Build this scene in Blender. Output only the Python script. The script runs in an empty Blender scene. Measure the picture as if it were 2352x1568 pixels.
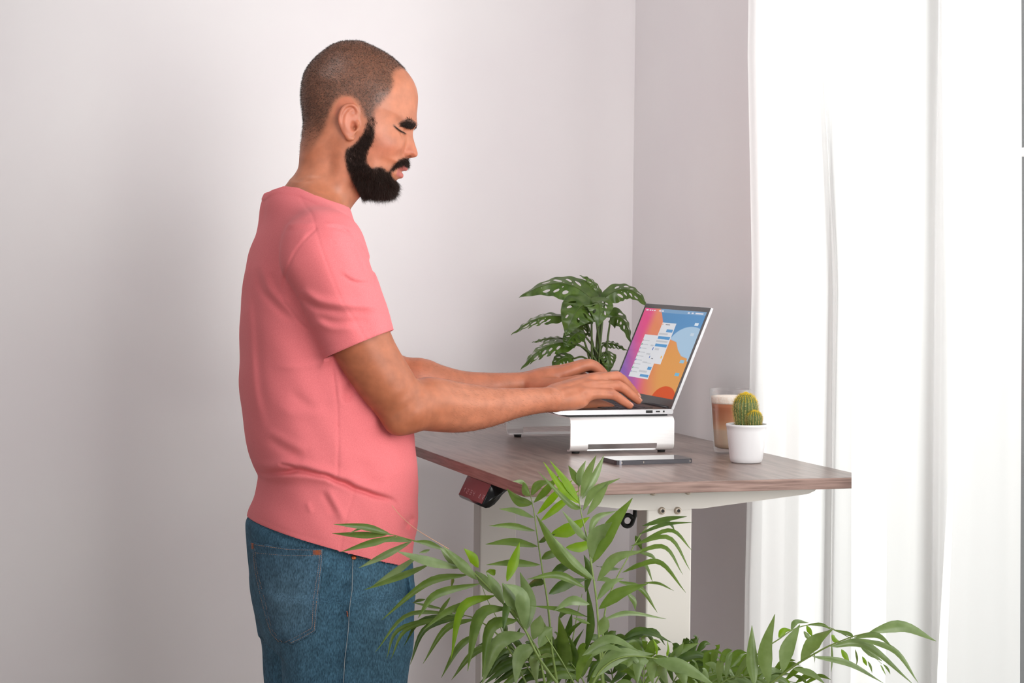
import bpy, bmesh, math, random
import numpy as np
from mathutils import Vector, Matrix

# ------------------------------------------------------------------ camera
FPX, YAW, PITCH, ROLL = 4789.07, .2982, .0405, .0093
CAM = np.array([-.9785, -3.1105, 1.4379])
CX, CY = 1176.0, 784.0
F_ = np.array([math.sin(YAW)*math.cos(PITCH), math.cos(YAW)*math.cos(PITCH), -math.sin(PITCH)])
_r = np.array([math.cos(YAW), -math.sin(YAW), 0.0])
_u = np.cross(_r, F_)
R_ = math.cos(ROLL)*_r + math.sin(ROLL)*_u
U_ = -math.sin(ROLL)*_r + math.cos(ROLL)*_u
scene = bpy.context.scene
COL = scene.collection
cd = bpy.data.cameras.new('camera')
cam = bpy.data.objects.new('camera', cd)
COL.objects.link(cam)
cd.sensor_fit = 'HORIZONTAL'
cd.sensor_width = 36.0
cd.lens = FPX/2352*36.0
cd.clip_start = .05
cam.matrix_world = Matrix(((R_[0], U_[0], -F_[0], CAM[0]), (R_[1], U_[1], -F_[1], CAM[1]), (R_[2], U_[2], -F_[2], CAM[2]), (0, 0, 0, 1)))
scene.camera = cam

# ------------------------------------------------------------------ world, lights, exposure
w = bpy.data.worlds.new('world'); scene.world = w; w.use_nodes = True
bg = w.node_tree.nodes['Background']
bg.inputs[0].default_value = (.98, .97, 1.0, 1); bg.inputs[1].default_value = .185

def area(name, loc, target, sx, sy, watts, color=(1, 1, 1), spread=None):
    l = bpy.data.lights.new(name, 'AREA'); l.shape = 'RECTANGLE'; l.size = sx; l.size_y = sy
    l.energy = watts; l.color = color
    if spread: l.spread = spread
    o = bpy.data.objects.new(name, l); COL.objects.link(o)
    d = Vector(target)-Vector(loc)
    o.location = loc; o.rotation_euler = d.to_track_quat('-Z', 'Y').to_euler()
    return o
area('window_daylight', (1.6, -.35, 1.6), (.0, -.2, 1.2), 2.0, 2.4, 72, (1, .99, .975))
area('photographer_softbox', (.66, -1.45, 1.85), (.28, 1.15, 1.62), 1.5, 1.5, 17.5, (1, .985, .97), 1.5)
area('ceiling_bounce_fill', (-.9, .2, 2.8), (.62, 1.05, 1.75), .8, .8, 4.0, (1, .97, .955), 1.7)  # unseen fill added in place of ceiling bounce, brightens the window wall
area('fill_softbox', (-1.75, -1.75, 1.15), (-.25, .5, 1.05), 1.1, 1.1, 2.6, (1, .985, .97), 1.3)
scene.view_settings.view_transform = 'Standard'
scene.view_settings.look = 'None'
scene.view_settings.exposure = 0.0
scene.view_settings.gamma = 1.0
scene.view_settings.use_curve_mapping = False
scene.cycles.max_bounces = 8
scene.cycles.transparent_max_bounces = 16
scene.cycles.sample_clamp_indirect = 6

# ------------------------------------------------------------------ helpers
def ray(px, py):
    return F_ + (px-CX)/FPX*R_ - (py-CY)/FPX*U_
def P(px, py, t): return CAM + t*ray(px, py)
def on(ax, px, py, val):
    d = ray(px, py); return CAM + (val-CAM[ax])/d[ax]*d
def proj(p):
    d = p-CAM; z = d@F_
    return CX+FPX*(d@R_)/z, CY-FPX*(d@U_)/z

def srgb(r, g, b):
    f = lambda c: c/255/12.92 if c/255 <= .04045 else ((c/255+.055)/1.055)**2.4
    return (f(r), f(g), f(b), 1)

def mat(name, color, rough=.5, metal=0, spec=.5, **kw):
    m = bpy.data.materials.new(name); m.use_nodes = True
    nt = m.node_tree; b = nt.nodes['Principled BSDF']
    b.inputs['Base Color'].default_value = color if len(color) == 4 else (*color, 1)
    b.inputs['Roughness'].default_value = rough
    b.inputs['Metallic'].default_value = metal
    b.inputs['Specular IOR Level'].default_value = spec
    for k, v in kw.items():
        b.inputs[k.replace('_', ' ')].default_value = v
    return m
def node(m, typ, **kw):
    n = m.node_tree.nodes.new(typ)
    for k, v in kw.items():
        if k.startswith('i_'): n.inputs[k[2:].replace('_', ' ')].default_value = v
        else: setattr(n, k, v)
    return n
def link(m, a, ao, b, bi): m.node_tree.links.new(a.outputs[ao], b.inputs[bi])
def noisy(m, c1, c2, scale=(1, 1, 1), nscale=20, detail=4, lo=.35, hi=.65, bump=0, bdist=.001, coord='Object'):
    """two-colour noise in the object's own coordinates"""
    tc = node(m, 'ShaderNodeTexCoord'); mp = node(m, 'ShaderNodeMapping'); mp.inputs['Scale'].default_value = scale
    nz = node(m, 'ShaderNodeTexNoise', i_Scale=nscale, i_Detail=detail)
    cr = node(m, 'ShaderNodeValToRGB')
    cr.color_ramp.elements[0].position = lo; cr.color_ramp.elements[0].color = c1
    cr.color_ramp.elements[1].position = hi; cr.color_ramp.elements[1].color = c2
    b = m.node_tree.nodes['Principled BSDF']
    link(m, tc, coord, mp, 'Vector'); link(m, mp, 'Vector', nz, 'Vector'); link(m, nz, 'Fac', cr, 'Fac'); link(m, cr, 'Color', b, 'Base Color')
    if bump:
        bp = node(m, 'ShaderNodeBump', i_Strength=bump, i_Distance=bdist)
        link(m, nz, 'Fac', bp, 'Height'); link(m, bp, 'Normal', b, 'Normal')
    return m
def attr_color(m, name='Col'):
    a = node(m, 'ShaderNodeVertexColor', layer_name=name)
    link(m, a, 'Color', m.node_tree.nodes['Principled BSDF'], 'Base Color'); return a

def mesh_obj(name, verts, faces, m=None, parent=None, smooth=False, colors=None, mats=None, fmat=None):
    me = bpy.data.meshes.new(name)
    if isinstance(faces, np.ndarray):
        n, k = faces.shape; V = np.asarray(verts, np.float32)
        me.vertices.add(len(V)); me.vertices.foreach_set('co', V.ravel())
        me.loops.add(n*k); me.loops.foreach_set('vertex_index', faces.astype(np.int32).ravel())
        me.polygons.add(n); me.polygons.foreach_set('loop_start', np.arange(0, n*k, k, dtype=np.int32))
        me.polygons.foreach_set('loop_total', np.full(n, k, np.int32))
        me.update(calc_edges=True)
    else:
        me.from_pydata([tuple(map(float, v)) for v in verts], [], [tuple(f) for f in faces])
    if mats:
        for x in mats: me.materials.append(x)
        if fmat is not None: me.polygons.foreach_set('material_index', np.asarray(fmat, np.int32))
    elif m: me.materials.append(m)
    if smooth: me.polygons.foreach_set('use_smooth', np.ones(len(me.polygons), bool))
    if colors is not None:
        a = me.color_attributes.new('Col', 'FLOAT_COLOR', 'POINT')
        a.data.foreach_set('color', np.asarray(colors, np.float32).ravel())
    me.validate(); me.update()
    o = bpy.data.objects.new(name, me); COL.objects.link(o)
    if parent: attach(o, parent)
    return o
def attach(o, parent):
    o.parent = parent
    o.matrix_parent_inverse = parent.matrix_world.inverted() if parent.parent is None else parent_world(parent).inverted()
def parent_world(p):
    return Matrix.Translation(p.location) if p.parent is None else parent_world(p.parent) @ p.matrix_parent_inverse @ p.matrix_basis
def from_bm(name, bm, m=None, parent=None, smooth=False, mats=None):
    me = bpy.data.meshes.new(name); bmesh.ops.recalc_face_normals(bm, faces=bm.faces); bm.to_mesh(me); bm.free()
    if mats:
        for x in mats: me.materials.append(x)
    elif m: me.materials.append(m)
    if smooth: me.polygons.foreach_set('use_smooth', np.ones(len(me.polygons), bool))
    o = bpy.data.objects.new(name, me); COL.objects.link(o)
    if parent: attach(o, parent)
    return o
def empty(name, loc, label, cat, group=None):
    o = bpy.data.objects.new(name, None); COL.objects.link(o); o.location = loc
    o.empty_display_size = .05
    o['label'] = label; o['category'] = cat
    if group: o['group'] = group
    o.matrix_world = Matrix.Translation(loc)
    return o
def structure(o): o['kind'] = 'structure'; return o
def bx(bm, x0, x1, y0, y1, z0, z1, bev=0, seg=2):
    g = bmesh.ops.create_cube(bm, size=1.0)['verts']
    for v in g:
        v.co = Vector((x0+(v.co.x+.5)*(x1-x0), y0+(v.co.y+.5)*(y1-y0), z0+(v.co.z+.5)*(z1-z0)))
    if bev:
        es = list({e for v in g for e in v.link_edges})
        bmesh.ops.bevel(bm, geom=es, offset=bev, segments=seg, affect='EDGES', profile=.5)
    return g
def box(name, x0, x1, y0, y1, z0, z1, m, parent=None, bev=0, seg=2, smooth=False):
    bm = bmesh.new(); bx(bm, x0, x1, y0, y1, z0, z1, bev, seg); return from_bm(name, bm, m, parent, smooth)
def lathe(name, prof, center, m, parent=None, n=48, closed=False, rad=None):
    V = []; Fc = []
    for i, (r, z) in enumerate(prof):
        for k in range(n):
            a = 2*math.pi*k/n; rr = r if rad is None else rad(r, z, a, i)
            V.append((center[0]+rr*math.cos(a), center[1]+rr*math.sin(a), center[2]+z))
    for i in range(len(prof)-1):
        for k in range(n):
            Fc.append((i*n+k, i*n+(k+1) % n, (i+1)*n+(k+1) % n, (i+1)*n+k))
    if prof[0][0] < 1e-5 or closed: Fc.append(tuple(range(n-1, -1, -1)))
    if prof[-1][0] < 1e-5 or closed: Fc.append(tuple(range((len(prof)-1)*n, len(prof)*n)))
    return mesh_obj(name, V, Fc, m, parent, True)
def prism(bm, poly, axis, a0, a1):
    """extrude a 2-D outline along axis (0 x, 1 y, 2 z); outline holds the two other coordinates in order"""
    def pt(p, a):
        q = [p[0], p[1]]; q.insert(axis, a); return Vector(q)
    n = len(poly); v0 = [bm.verts.new(pt(p, a0)) for p in poly]; v1 = [bm.verts.new(pt(p, a1)) for p in poly]
    bm.faces.new(v0[::-1]); bm.faces.new(v1)
    for i in range(n): bm.faces.new((v0[i], v0[(i+1) % n], v1[(i+1) % n], v1[i]))
def tube_data(pts, radii, n=8, cap=True):
    pts = np.asarray(pts, float); V = []; Fc = []
    up = np.array([.13, .21, .97]); prev = None
    for i in range(len(pts)):
        d = pts[min(i+1, len(pts)-1)]-pts[max(i-1, 0)]; d = d/(np.linalg.norm(d)+1e-12)
        a = np.cross(d, up if prev is None else prev[1]) if prev is None else prev[0]-d*(prev[0]@d)
        if np.linalg.norm(a) < 1e-6: a = np.cross(d, [1, 0, 0])
        a = a/np.linalg.norm(a); b = np.cross(d, a); prev = (a, b)
        for k in range(n):
            t = 2*math.pi*k/n; V.append(pts[i]+radii[i]*(math.cos(t)*a+math.sin(t)*b))
    for i in range(len(pts)-1):
        for k in range(n): Fc.append((i*n+k, i*n+(k+1) % n, (i+1)*n+(k+1) % n, (i+1)*n+k))
    if cap: Fc.append(tuple(range(n-1, -1, -1))); Fc.append(tuple(range((len(pts)-1)*n, len(pts)*n)))
    return V, Fc
def tube(name, pts, radii, m, parent=None, n=8):
    if not hasattr(radii, '__len__'): radii = [radii]*len(pts)
    V, Fc = tube_data(pts, radii, n); return mesh_obj(name, V, Fc, m, parent, True)
def spline(pts, n):
    """Catmull-Rom through pts, n points"""
    p = np.asarray(pts, float); m = len(p)
    if m == 2: return p[0]+(p[1]-p[0])*np.linspace(0, 1, n)[:, None]
    q = np.vstack([2*p[0]-p[1], p, 2*p[-1]-p[-2]]); out = []
    for s in np.linspace(0, m-1, n):
        i = min(int(s), m-2); t = s-i; a, b, c, d = q[i:i+4]
        out.append(.5*(2*b+(c-a)*t+(2*a-5*b+4*c-d)*t*t+(3*b-a-3*c+d)*t**3))
    return np.array(out)
def merge(parts):
    V = []; Fc = []
    for v, f in parts:
        o = len(V); V += list(v); Fc += [tuple(i+o for i in q) for q in f]
    return V, Fc

# ------------------------------------------------------------------ setting
M = {}
M['wall'] = noisy(mat('wall_paint', (.8, .77, .775), .9, spec=.2), srgb(232, 227, 229), srgb(235, 231, 232), nscale=3)
M['floor'] = noisy(mat('floor_oak', (.5, .4, .3), .5), srgb(168, 148, 132), srgb(186, 168, 150), (1, 8, 1), 6)
M['white_paint'] = mat('white_painted_frame', srgb(240, 240, 240), .4)
XW, YB = .70, 1.41
structure(box('floor', -4, 3.2, -5, YB+.15, -.1, 0, M['floor']))
structure(box('wall_back', -4, XW+.15, YB, YB+.15, 0, 2.9, M['wall']))
bm = bmesh.new()
bx(bm, XW, XW+.15, .66, YB, 0, 2.9); bx(bm, XW, XW+.15, -2.2, .66, 2.55, 2.9); bx(bm, XW, XW+.15, -5, -2.2, 0, 2.9)
structure(from_bm('wall_right', bm, M['wall']))
win = empty('window_1', (XW+.08, -.9, 0), 'tall white framed balcony window behind the sheer curtain', 'window'); win['kind'] = 'structure'
bm = bmesh.new()
for y in (.60, -.47, -1.35, -2.2): bx(bm, XW+.05, XW+.11, y, y+.06, 0.0, 2.55, .004)
for z in (0.0, 2.49): bx(bm, XW+.052, XW+.108, -2.2, .66, z, z+.06, .004)
from_bm('window_frame', bm, M['white_paint'], win)
gl = bpy.data.materials.new('window_glass'); gl.use_nodes = True
nt = gl.node_tree; nt.nodes.clear()
out = nt.nodes.new('ShaderNodeOutputMaterial'); mx = nt.nodes.new('ShaderNodeMixShader'); tr = nt.nodes.new('ShaderNodeBsdfTransparent'); gs = nt.nodes.new('ShaderNodeBsdfGlossy'); fr = nt.nodes.new('ShaderNodeLayerWeight')
tr.inputs[0].default_value = (.97, .985, .98, 1); gs.inputs['Roughness'].default_value = .02; fr.inputs[0].default_value = .12
nt.links.new(fr.outputs[0], mx.inputs[0]); nt.links.new(tr.outputs[0], mx.inputs[1]); nt.links.new(gs.outputs[0], mx.inputs[2]); nt.links.new(mx.outputs[0], out.inputs[0])
M['pane'] = gl
bm = bmesh.new()
for a, b in ((-.41, .60), (-1.29, -.47), (-2.14, -1.35)): bx(bm, XW+.077, XW+.083, a, b, .06, 2.49)
from_bm('pane', bm, gl, win)
hp = on(0, 2354, 349, XW+.0)
bm = bmesh.new(); bx(bm, XW+.02, XW+.05, hp[1]-.010, hp[1]+.010, hp[2]-.03, hp[2]+.03, .004); bx(bm, XW-.004, XW+.021, hp[1]-.006, hp[1]+.006, hp[2]-.007, hp[2]+.007, .002)
from_bm('window_handle', bm, M['white_paint'], win)

# ------------------------------------------------------------------ curtain
cm = bpy.data.materials.new('sheer_white_cloth'); cm.use_nodes = True
nt = cm.node_tree; nt.nodes.clear()
out = nt.nodes.new('ShaderNodeOutputMaterial'); tl = nt.nodes.new('ShaderNodeBsdfTranslucent'); df = nt.nodes.new('ShaderNodeBsdfDiffuse'); tp = nt.nodes.new('ShaderNodeBsdfTransparent')
m1 = nt.nodes.new('ShaderNodeMixShader'); m2 = nt.nodes.new('ShaderNodeMixShader')
tl.inputs[0].default_value = (.93, .925, .92, 1); df.inputs[0].default_value = (.9, .89, .89, 1); m1.inputs[0].default_value = .42; m2.inputs[0].default_value = .30
nt.links.new(tl.outputs[0], m1.inputs[1]); nt.links.new(df.outputs[0], m1.inputs[2]); nt.links.new(m1.outputs[0], m2.inputs[1]); nt.links.new(tp.outputs[0], m2.inputs[2]); nt.links.new(m2.outputs[0], out.inputs[0])
# fold lines: distance from the wall at three heights, and where along the wall they hang
folds = [  # (x_top, x_mid, x_bot), (px at y=0, 800, 1568)
    ((.628, .628, .622), (1719, 1725, 1708)), ((.640, .640, .640), (1745, 1752, 1728)), ((.634, .634, .636), (1800, 1806, 1790)), ((.640, .640, .638), (1850, 1860, 1845)),
    ((.612, .612, .606), (1884, 1904, 1900)), ((.628, .628, .622), (1893, 1915, 1904)), ((.637, .637, .634), (1930, 1935, 1925)), ((.628, .628, .628), (2036, 2036, 2030)),
    ((.55, .552, .550), (1957, 1957, 1957)), ((.566, .566, .562), (2000, 2000, 2000)), ((.578, .578, .572), (2060, 2060, 2050)), ((.574, .574, .566), (2110, 2105, 2090)),
    ((.556, .556, .548), (2158, 2146, 2139)), ((.592, .592, .585), (2160, 2160, 2152)), ((.607, .607, .600), (2230, 2200, 2172)), ((.566, .566, .558), (2246, 2207, 2156)), ((.580, .580, .574), (2275, 2250, 2215)), ((.590, .590, .586), (2310, 2300, 2290)), ((.582, .582, .580), (2345, 2346, 2345))]
zs = np.linspace(.03, 2.56, 46)
rows = []
for z in zs:
    ctrl = []
    for (xs, ps) in folds:
        # the three picture heights belong to z = 1.83, 1.43, .82
        s = np.interp(z, (.82, 1.40, 1.83), (2, 1, 0)); s = max(0, min(2, s))
        X = np.interp(s, (0, 1, 2), xs); px = np.interp(s, (0, 1, 2), ps); py = np.interp(s, (0, 1, 2), (0, 800, 1568))
        ctrl.append((X, on(0, px, py, X)[1]))
    pl = spline([(a, b, z) for a, b in ctrl], 260)
    pl[:, 0] += .0022*np.sin(pl[:, 1]*70+2*np.sin(z*2.1))*np.minimum(1, np.abs(np.arange(260)-0)/12)
    rows.append(pl)
V = np.vstack(rows); n = 260
Fq = [(i*n+k, i*n+k+1, (i+1)*n+k+1, (i+1)*n+k) for i in range(len(zs)-1) for k in range(n-1)]
cur = mesh_obj('curtain', V, Fq, cm, None, True)
cur['label'] = 'floor length sheer white curtain glowing in front of the window'; cur['category'] = 'curtain'

# ------------------------------------------------------------------ standing desk
ZT = 1.08
wood_a, wood_b = srgb(112, 95, 89), srgb(152, 133, 125)
def wood(name, scale, a, b, rough=.38):
    return noisy(mat(name, a, rough, spec=.5), a, b, scale, 9, 5, .3, .72, bump=.06, bdist=.0006)
M['wood_top'] = wood('walnut_laminate', (11, 1.1, 1), wood_a, wood_b, .3)
M['wood_end'] = wood('walnut_end_band', (1.4, 1, 26), srgb(104, 78, 70), srgb(160, 132, 122), .45)
M['wood_side'] = wood('walnut_side_band', (1, 1.4, 26), srgb(104, 78, 70), srgb(150, 118, 108), .45)
M['steel_white'] = mat('white_powder_coat', srgb(208, 203, 197), .5)
M['screw'] = mat('nickel_screw', srgb(190, 178, 165), .35, .85)
M['black_plastic'] = mat('black_plastic', (.012, .012, .013), .22)
M['matte_black'] = mat('matte_black_rubber', (.01, .01, .01), .7)
desk = empty('standing_desk', (.3, .6, 0), 'walnut topped standing desk with white steel frame in the corner', 'desk')
bm = bmesh.new(); bx(bm, 0, .602, 0, 1.2, ZT-.0185, ZT, .0012, 2)
for f in bm.faces:
    nx = f.normal
    f.material_index = 1 if abs(nx.y) > .8 else 2 if abs(nx.x) > .8 else 0
from_bm('desktop', bm, None, desk, False, [M['wood_top'], M['wood_end'], M['wood_side']])
def desk_side(y0, y1, yl0, yl1):
    bm = bmesh.new()
    prism(bm, [(.018, ZT-.0187), (.018, 1.054), (.026, 1.047), (.225, 1.0245), (.335, 1.0245), (.528, 1.044), (.540, 1.049), (.548, 1.056), (.549, ZT-.0187)], 1, y0, y1)
    br = from_bm('side_bracket', bm, M['steel_white'], desk)
    bm = bmesh.new(); bx(bm, .2385, .3185, yl0, yl1, .62, 1.0255, .003); bx(bm, .2435, .3135, yl0+.005, yl1-.005, .03, .63, .003)
    return from_bm('leg', bm, M['steel_white'], desk)
desk_side(.0852, .13, .085, .135)
desk_side(1.07, 1.115, 1.065, 1.115)
for y0 in (.075, 1.055):
    b = box('foot', .0, .60, y0, y0+.07, 0, .032, M['steel_white'], desk, .006)
box('crossbar', .262, .302, .134, 1.066, 1.026, 1.06, M['steel_white'], desk, .003)
for i, (x, z) in enumerate(((.264, 1.023), (.292, 1.0225), (.2485, 1.0545), (.310, 1.0545))):
    V1, F1 = tube_data([(x, .0865, z), (x, .0822, z), (x, .0795, z), (x, .0790, z)], [.0062, .0062, .0048, .0036], 20)
    V2, F2 = tube_data([(x, .0795, z), (x, .0785, z)], [.0034, .003], 6)
    a = mesh_obj('bolt', V1, F1, M['screw'], desk, False)
    mesh_obj('hex_socket', V2, F2, M['matte_black'], a)
# handset under the user edge
hs_prof = [(-.0125, 1.0285), (-.0108, 1.0245), (-.0070, 1.0218), (.0, 1.0225), (.0085, 1.0275), (.0165, 1.036), (.0215, 1.0455), (.027, 1.0500), (.036, 1.0515), (.036, 1.0614), (.0035, 1.0614)]
bm = bmesh.new(); prism(bm, hs_prof, 1, .190, .338)
bmesh.ops.bevel(bm, geom=[e for e in bm.edges if abs((e.verts[0].co-e.verts[1].co).y) < 1e-6], offset=.0014, segments=2, affect='EDGES')
hs = from_bm('control_handset', bm, M['black_plastic'], desk, True)
hs['label'] = 'black height control handset under the edge'
fp = mat('glossy_touch_panel', (.012, .004, .006), .1, spec=.45)
M['mark'] = mat('pale_print', srgb(205, 160, 165), .5)
nrm = np.array([-(1.0614-1.0285), 0, -.016]); nrm = nrm/np.linalg.norm(nrm)
def hpt(s, q, lift=.0003):   # s along y from the far end 0..1, q from bottom 0..1
    return np.array([-.0125+.016*q, .337-.146*s, 1.0285+.0329*q])+nrm*lift
V = [hpt(.01, .02, .0002), hpt(.99, .02, .0002), hpt(.99, .98, .0002), hpt(.01, .98, .0002)]
V += [v+nrm*.0006 for v in V]
mesh_obj('touch_panel', V, [(4, 5, 6, 7), (0, 1, 5, 4), (1, 2, 6, 5), (2, 3, 7, 6), (3, 0, 4, 7)], fp, hs)
def strokes(segs, s0, q0, ws, hq, th=.0005):
    parts = []
    for (a, b) in segs:
        p0 = hpt(s0+a[0]*ws, q0+a[1]*hq, .0011); p1 = hpt(s0+b[0]*ws, q0+b[1]*hq, .0011)
        d = p1-p0; d /= np.linalg.norm(d); sd = np.cross(d, nrm)*th
        parts.append(([p0-sd-nrm*.0004, p1-sd-nrm*.0004, p1+sd-nrm*.0004, p0+sd-nrm*.0004, p0-sd, p1-sd, p1+sd, p0+sd], [(4, 5, 6, 7), (0, 1, 5, 4), (1, 2, 6, 5), (2, 3, 7, 6), (3, 0, 4, 7)]))
    return parts
G = {'1': [((.2, .75), (.55, 1)), ((.55, 1), (.55, 0))], '2': [((0, 1), (1, 1)), ((1, 1), (1, .5)), ((1, .5), (0, .5)), ((0, .5), (0, 0)), ((0, 0), (1, 0))],
     '3': [((0, 1), (1, 1)), ((1, 1), (1, 0)), ((1, .5), (0, .5)), ((1, 0), (0, 0))], '4': [((0, 1), (0, .5)), ((0, .5), (1, .5)), ((1, 1), (1, 0))],
     'u': [((0, 0), (.5, 1)), ((.5, 1), (1, 0)), ((1, 0), (0, 0))], 'd': [((0, 1), (.5, 0)), ((.5, 0), (1, 1)), ((1, 1), (0, 1))]}
for g, s in (('1', .13), ('2', .26), ('3', .39), ('4', .51), ('u', .77), ('d', .9)):
    V, Fc = merge(strokes(G[g], s, .22, .055, .2)); mesh_obj('button_mark', V, Fc, M['mark'], hs)
# cable clip
t = np.linspace(.4, 2*math.pi-.2, 26)
tube('cable_clip', [(.249+.0095*math.cos(a), .205, .992+.0095*math.sin(a)) for a in t]+[(.262, .205, 1.0), (.264, .205, 1.028)], .0038, M['matte_black'], desk, 10)

# ------------------------------------------------------------------ laptop stand
M['alu'] = noisy(mat('brushed_aluminium', srgb(226, 226, 228), .36, .45), srgb(232, 231, 231), srgb(242, 241, 241), (1, 1, 60), 30)
SX0, SX1, SY0, SY1, SZ = .236, .438, .474, .872, 1.1455
st = empty('laptop_stand', ((SX0+SX1)/2, (SY0+SY1)/2, ZT), 'silver bent metal stand carrying the open laptop', 'stand')
def sheet(yo, sgn):
    """bent side: profile in (y, z), outside at yo, going inwards with sgn"""
    r = .011; pts = []
    for a in np.linspace(math.pi/2, math.pi, 8): pts.append((yo+sgn*(r+r*math.cos(a)), SZ-r+r*math.sin(a)))
    zb = ZT+.0055
    for a in np.linspace(math.pi, 1.5*math.pi, 8): pts.append((yo+sgn*(r+r*math.cos(a)), zb+r+r*math.sin(a)))
    pts.append((yo+sgn*.019, zb)); return pts
def sheet_mesh(yo, sgn):
    pts = [((SY0+SY1)/2, SZ)]+sheet(yo, sgn); xs = sorted(set(list(np.linspace(SX0, SX1, 13))+[SX0+.034, SX1-.034])); V = []; Fc = []
    zc, zc0 = 1.098, ZT+.012
    zl = []
    P2 = []
    for i, (y, z) in enumerate(pts):
        P2.append((y, z))
        if i+1 < len(pts) and z > zc > pts[i+1][1]: P2.append((y, zc))
    for y, z in P2:
        for x in xs: V.append((x, y, z))
    n = len(xs)
    for i in range(len(P2)-1):
        zm = (P2[i][1]+P2[i+1][1])/2; vertical = abs(P2[i][0]-yo) < .0115 or zm < zc
        for k in range(n-1):
            xm = (xs[k]+xs[k+1])/2
            if zm < zc and zm > ZT+.0062 and SX0+.034 < xm < SX1-.034: continue
            Fc.append((i*n+k, i*n+k+1, (i+1)*n+k+1, (i+1)*n+k))
    return V, Fc
for nm, yo, sg in (('side_panel', SY0, 1), ('side_panel', SY1, -1)):
    V, Fc = sheet_mesh(yo, sg); o = mesh_obj(nm, V, Fc, M['alu'], st, True)
    md = o.modifiers.new('thickness', 'SOLIDIFY'); md.thickness = .0028; md.offset = 0
    md = o.modifiers.new('crisp', 'EDGE_SPLIT'); md.split_angle = .7
for x in (SX0+.017, SX1-.017):
    for y in (SY0+.02, SY1-.02):
        tube('rubber_foot', [(x, y, ZT), (x, y, ZT+.0045)], [.007, .008], M['matte_black'], st, 14)

# ------------------------------------------------------------------ laptop
LX0, LX1, LY0, LY1 = .204, .437, .482, .824
LB0, LB1 = 1.1505, 1.1595
lap = empty('laptop', ((LX0+LX1)/2, (LY0+LY1)/2, SZ), 'open silver laptop with colourful screen on the metal stand', 'laptop')
M['lap_alu'] = mat('laptop_aluminium', srgb(205, 205, 208), .32, .7)
M['lap_dark'] = mat('laptop_underside', (.02, .02, .022), .5)
M['bezel'] = mat('screen_bezel', (.035, .033, .037), .25)
M['key'] = mat('key_plastic', (.018, .018, .02), .5)
M['deck'] = mat('keyboard_deck', (.07, .066, .066), .4, .3)
bm = bmesh.new()
prism(bm, [(LX0, LB1), (LX0+.001, LB1-.0035), (LX0+.012, LB1-.0075), (LX0+.03, LB0+.0005), (LX1, LB0), (LX1+.002, LB0+.002), (LX1+.002, LB1-.001), (LX1, LB1)], 1, LY0, LY1)
base = from_bm('base', bm, M['lap_alu'], lap)
box('deck', LX0+.002, LX1-.002, LY0+.0015, LY1-.0015, LB1-.0004, LB1+.0003, M['deck'], base)
box('underside', LX0+.03, LX1-.004, LY0+.012, LY1-.012, SZ+.0016, LB0+.0003, M['lap_dark'], base, .001)
parts = bmesh.new(); ky0, ky1, kx0, kx1 = LY0+.022, LY1-.022, LX0+.105, LX1-.028
for r in range(6):
    xk = kx0+(kx1-kx0)*r/6; nk = 15 if r else 9
    yk = np.linspace(ky0, ky1, nk+1)
    for k in range(nk): bx(parts, xk+.001, xk+(kx1-kx0)/6-.001, yk[k]+.001, yk[k+1]-.001, LB1+.0002, LB1+.0015, .0005, 1)
from_bm('keyboard', parts, M['key'], lap)
box('trackpad', LX0+.012, LX0+.092, (LY0+LY1)/2-.06, (LY0+LY1)/2+.06, LB1+.0002, LB1+.0005, M['bezel'], lap)
for nm, x0, x1, z0, z1 in (('usb_port', .385, .3985, LB0+.0022, LB1-.0015), ('usb_port', .4045, .413, LB0+.0036, LB1-.0028), ('audio_port', .4185, .4222, LB0+.0032, LB1-.0024)):
    box(nm, x0, x1, LY0-.0003, LY0+.004, z0, z1, M['matte_black'], base, .0006)
# lid: hinge line and lean taken from the picture's near lid edge
HX, HZ = LX1-.002, LB1+.001
top = on(1, 1633, 706, LY0); ld = np.array([top[0]-HX, 0, top[2]-HZ]); LH = np.linalg.norm(ld); ld /= LH
ln = np.array([-ld[2], 0, ld[0]])        # towards the user
def lidpt(s, q, lift): # s from far (user's left) 0 to near 1, q bottom 0 .. top 1
    return np.array([HX, LY1+(LY0-LY1)*s, HZ])+ld*LH*q+ln*lift
def slab(s0, s1, q0, q1, a, b, m, name, parent, bev=0):
    V = [lidpt(s, q, l) for l in (a, b) for (s, q) in ((s0, q0), (s1, q0), (s1, q1), (s0, q1))]
    return mesh_obj(name, V, [(3, 2, 1, 0), (4, 5, 6, 7), (0, 1, 5, 4), (1, 2, 6, 5), (2, 3, 7, 6), (3, 0, 4, 7)], m, parent)
lid = slab(0, 1, 0, 1, -.0055, -.0006, M['lap_alu'], 'lid', lap)
slab(.004, .996, .0, .996, -.0006, 0, M['bezel'], 'bezel', lid)
em = bpy.data.materials.new('lit_screen'); em.use_nodes = True
nt = em.node_tree; nt.nodes.clear(); out = nt.nodes.new('ShaderNodeOutputMaterial'); e = nt.nodes.new('ShaderNodeEmission'); vc = nt.nodes.new('ShaderNodeVertexColor'); vc.layer_name = 'Col'
gsb = nt.nodes.new('ShaderNodeBsdfGlossy'); gsb.inputs['Roughness'].default_value = .1; ms = nt.nodes.new('ShaderNodeMixShader'); ms.inputs[0].default_value = .04
nt.links.new(vc.outputs[0], e.inputs[0]); nt.links.new(e.outputs[0], ms.inputs[1]); nt.links.new(gsb.outputs[0], ms.inputs[2]); nt.links.new(ms.outputs[0], out.inputs[0]); e.inputs[1].default_value = .92
S0, S1, Q0, Q1 = .028, .972, .085, .952
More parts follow.
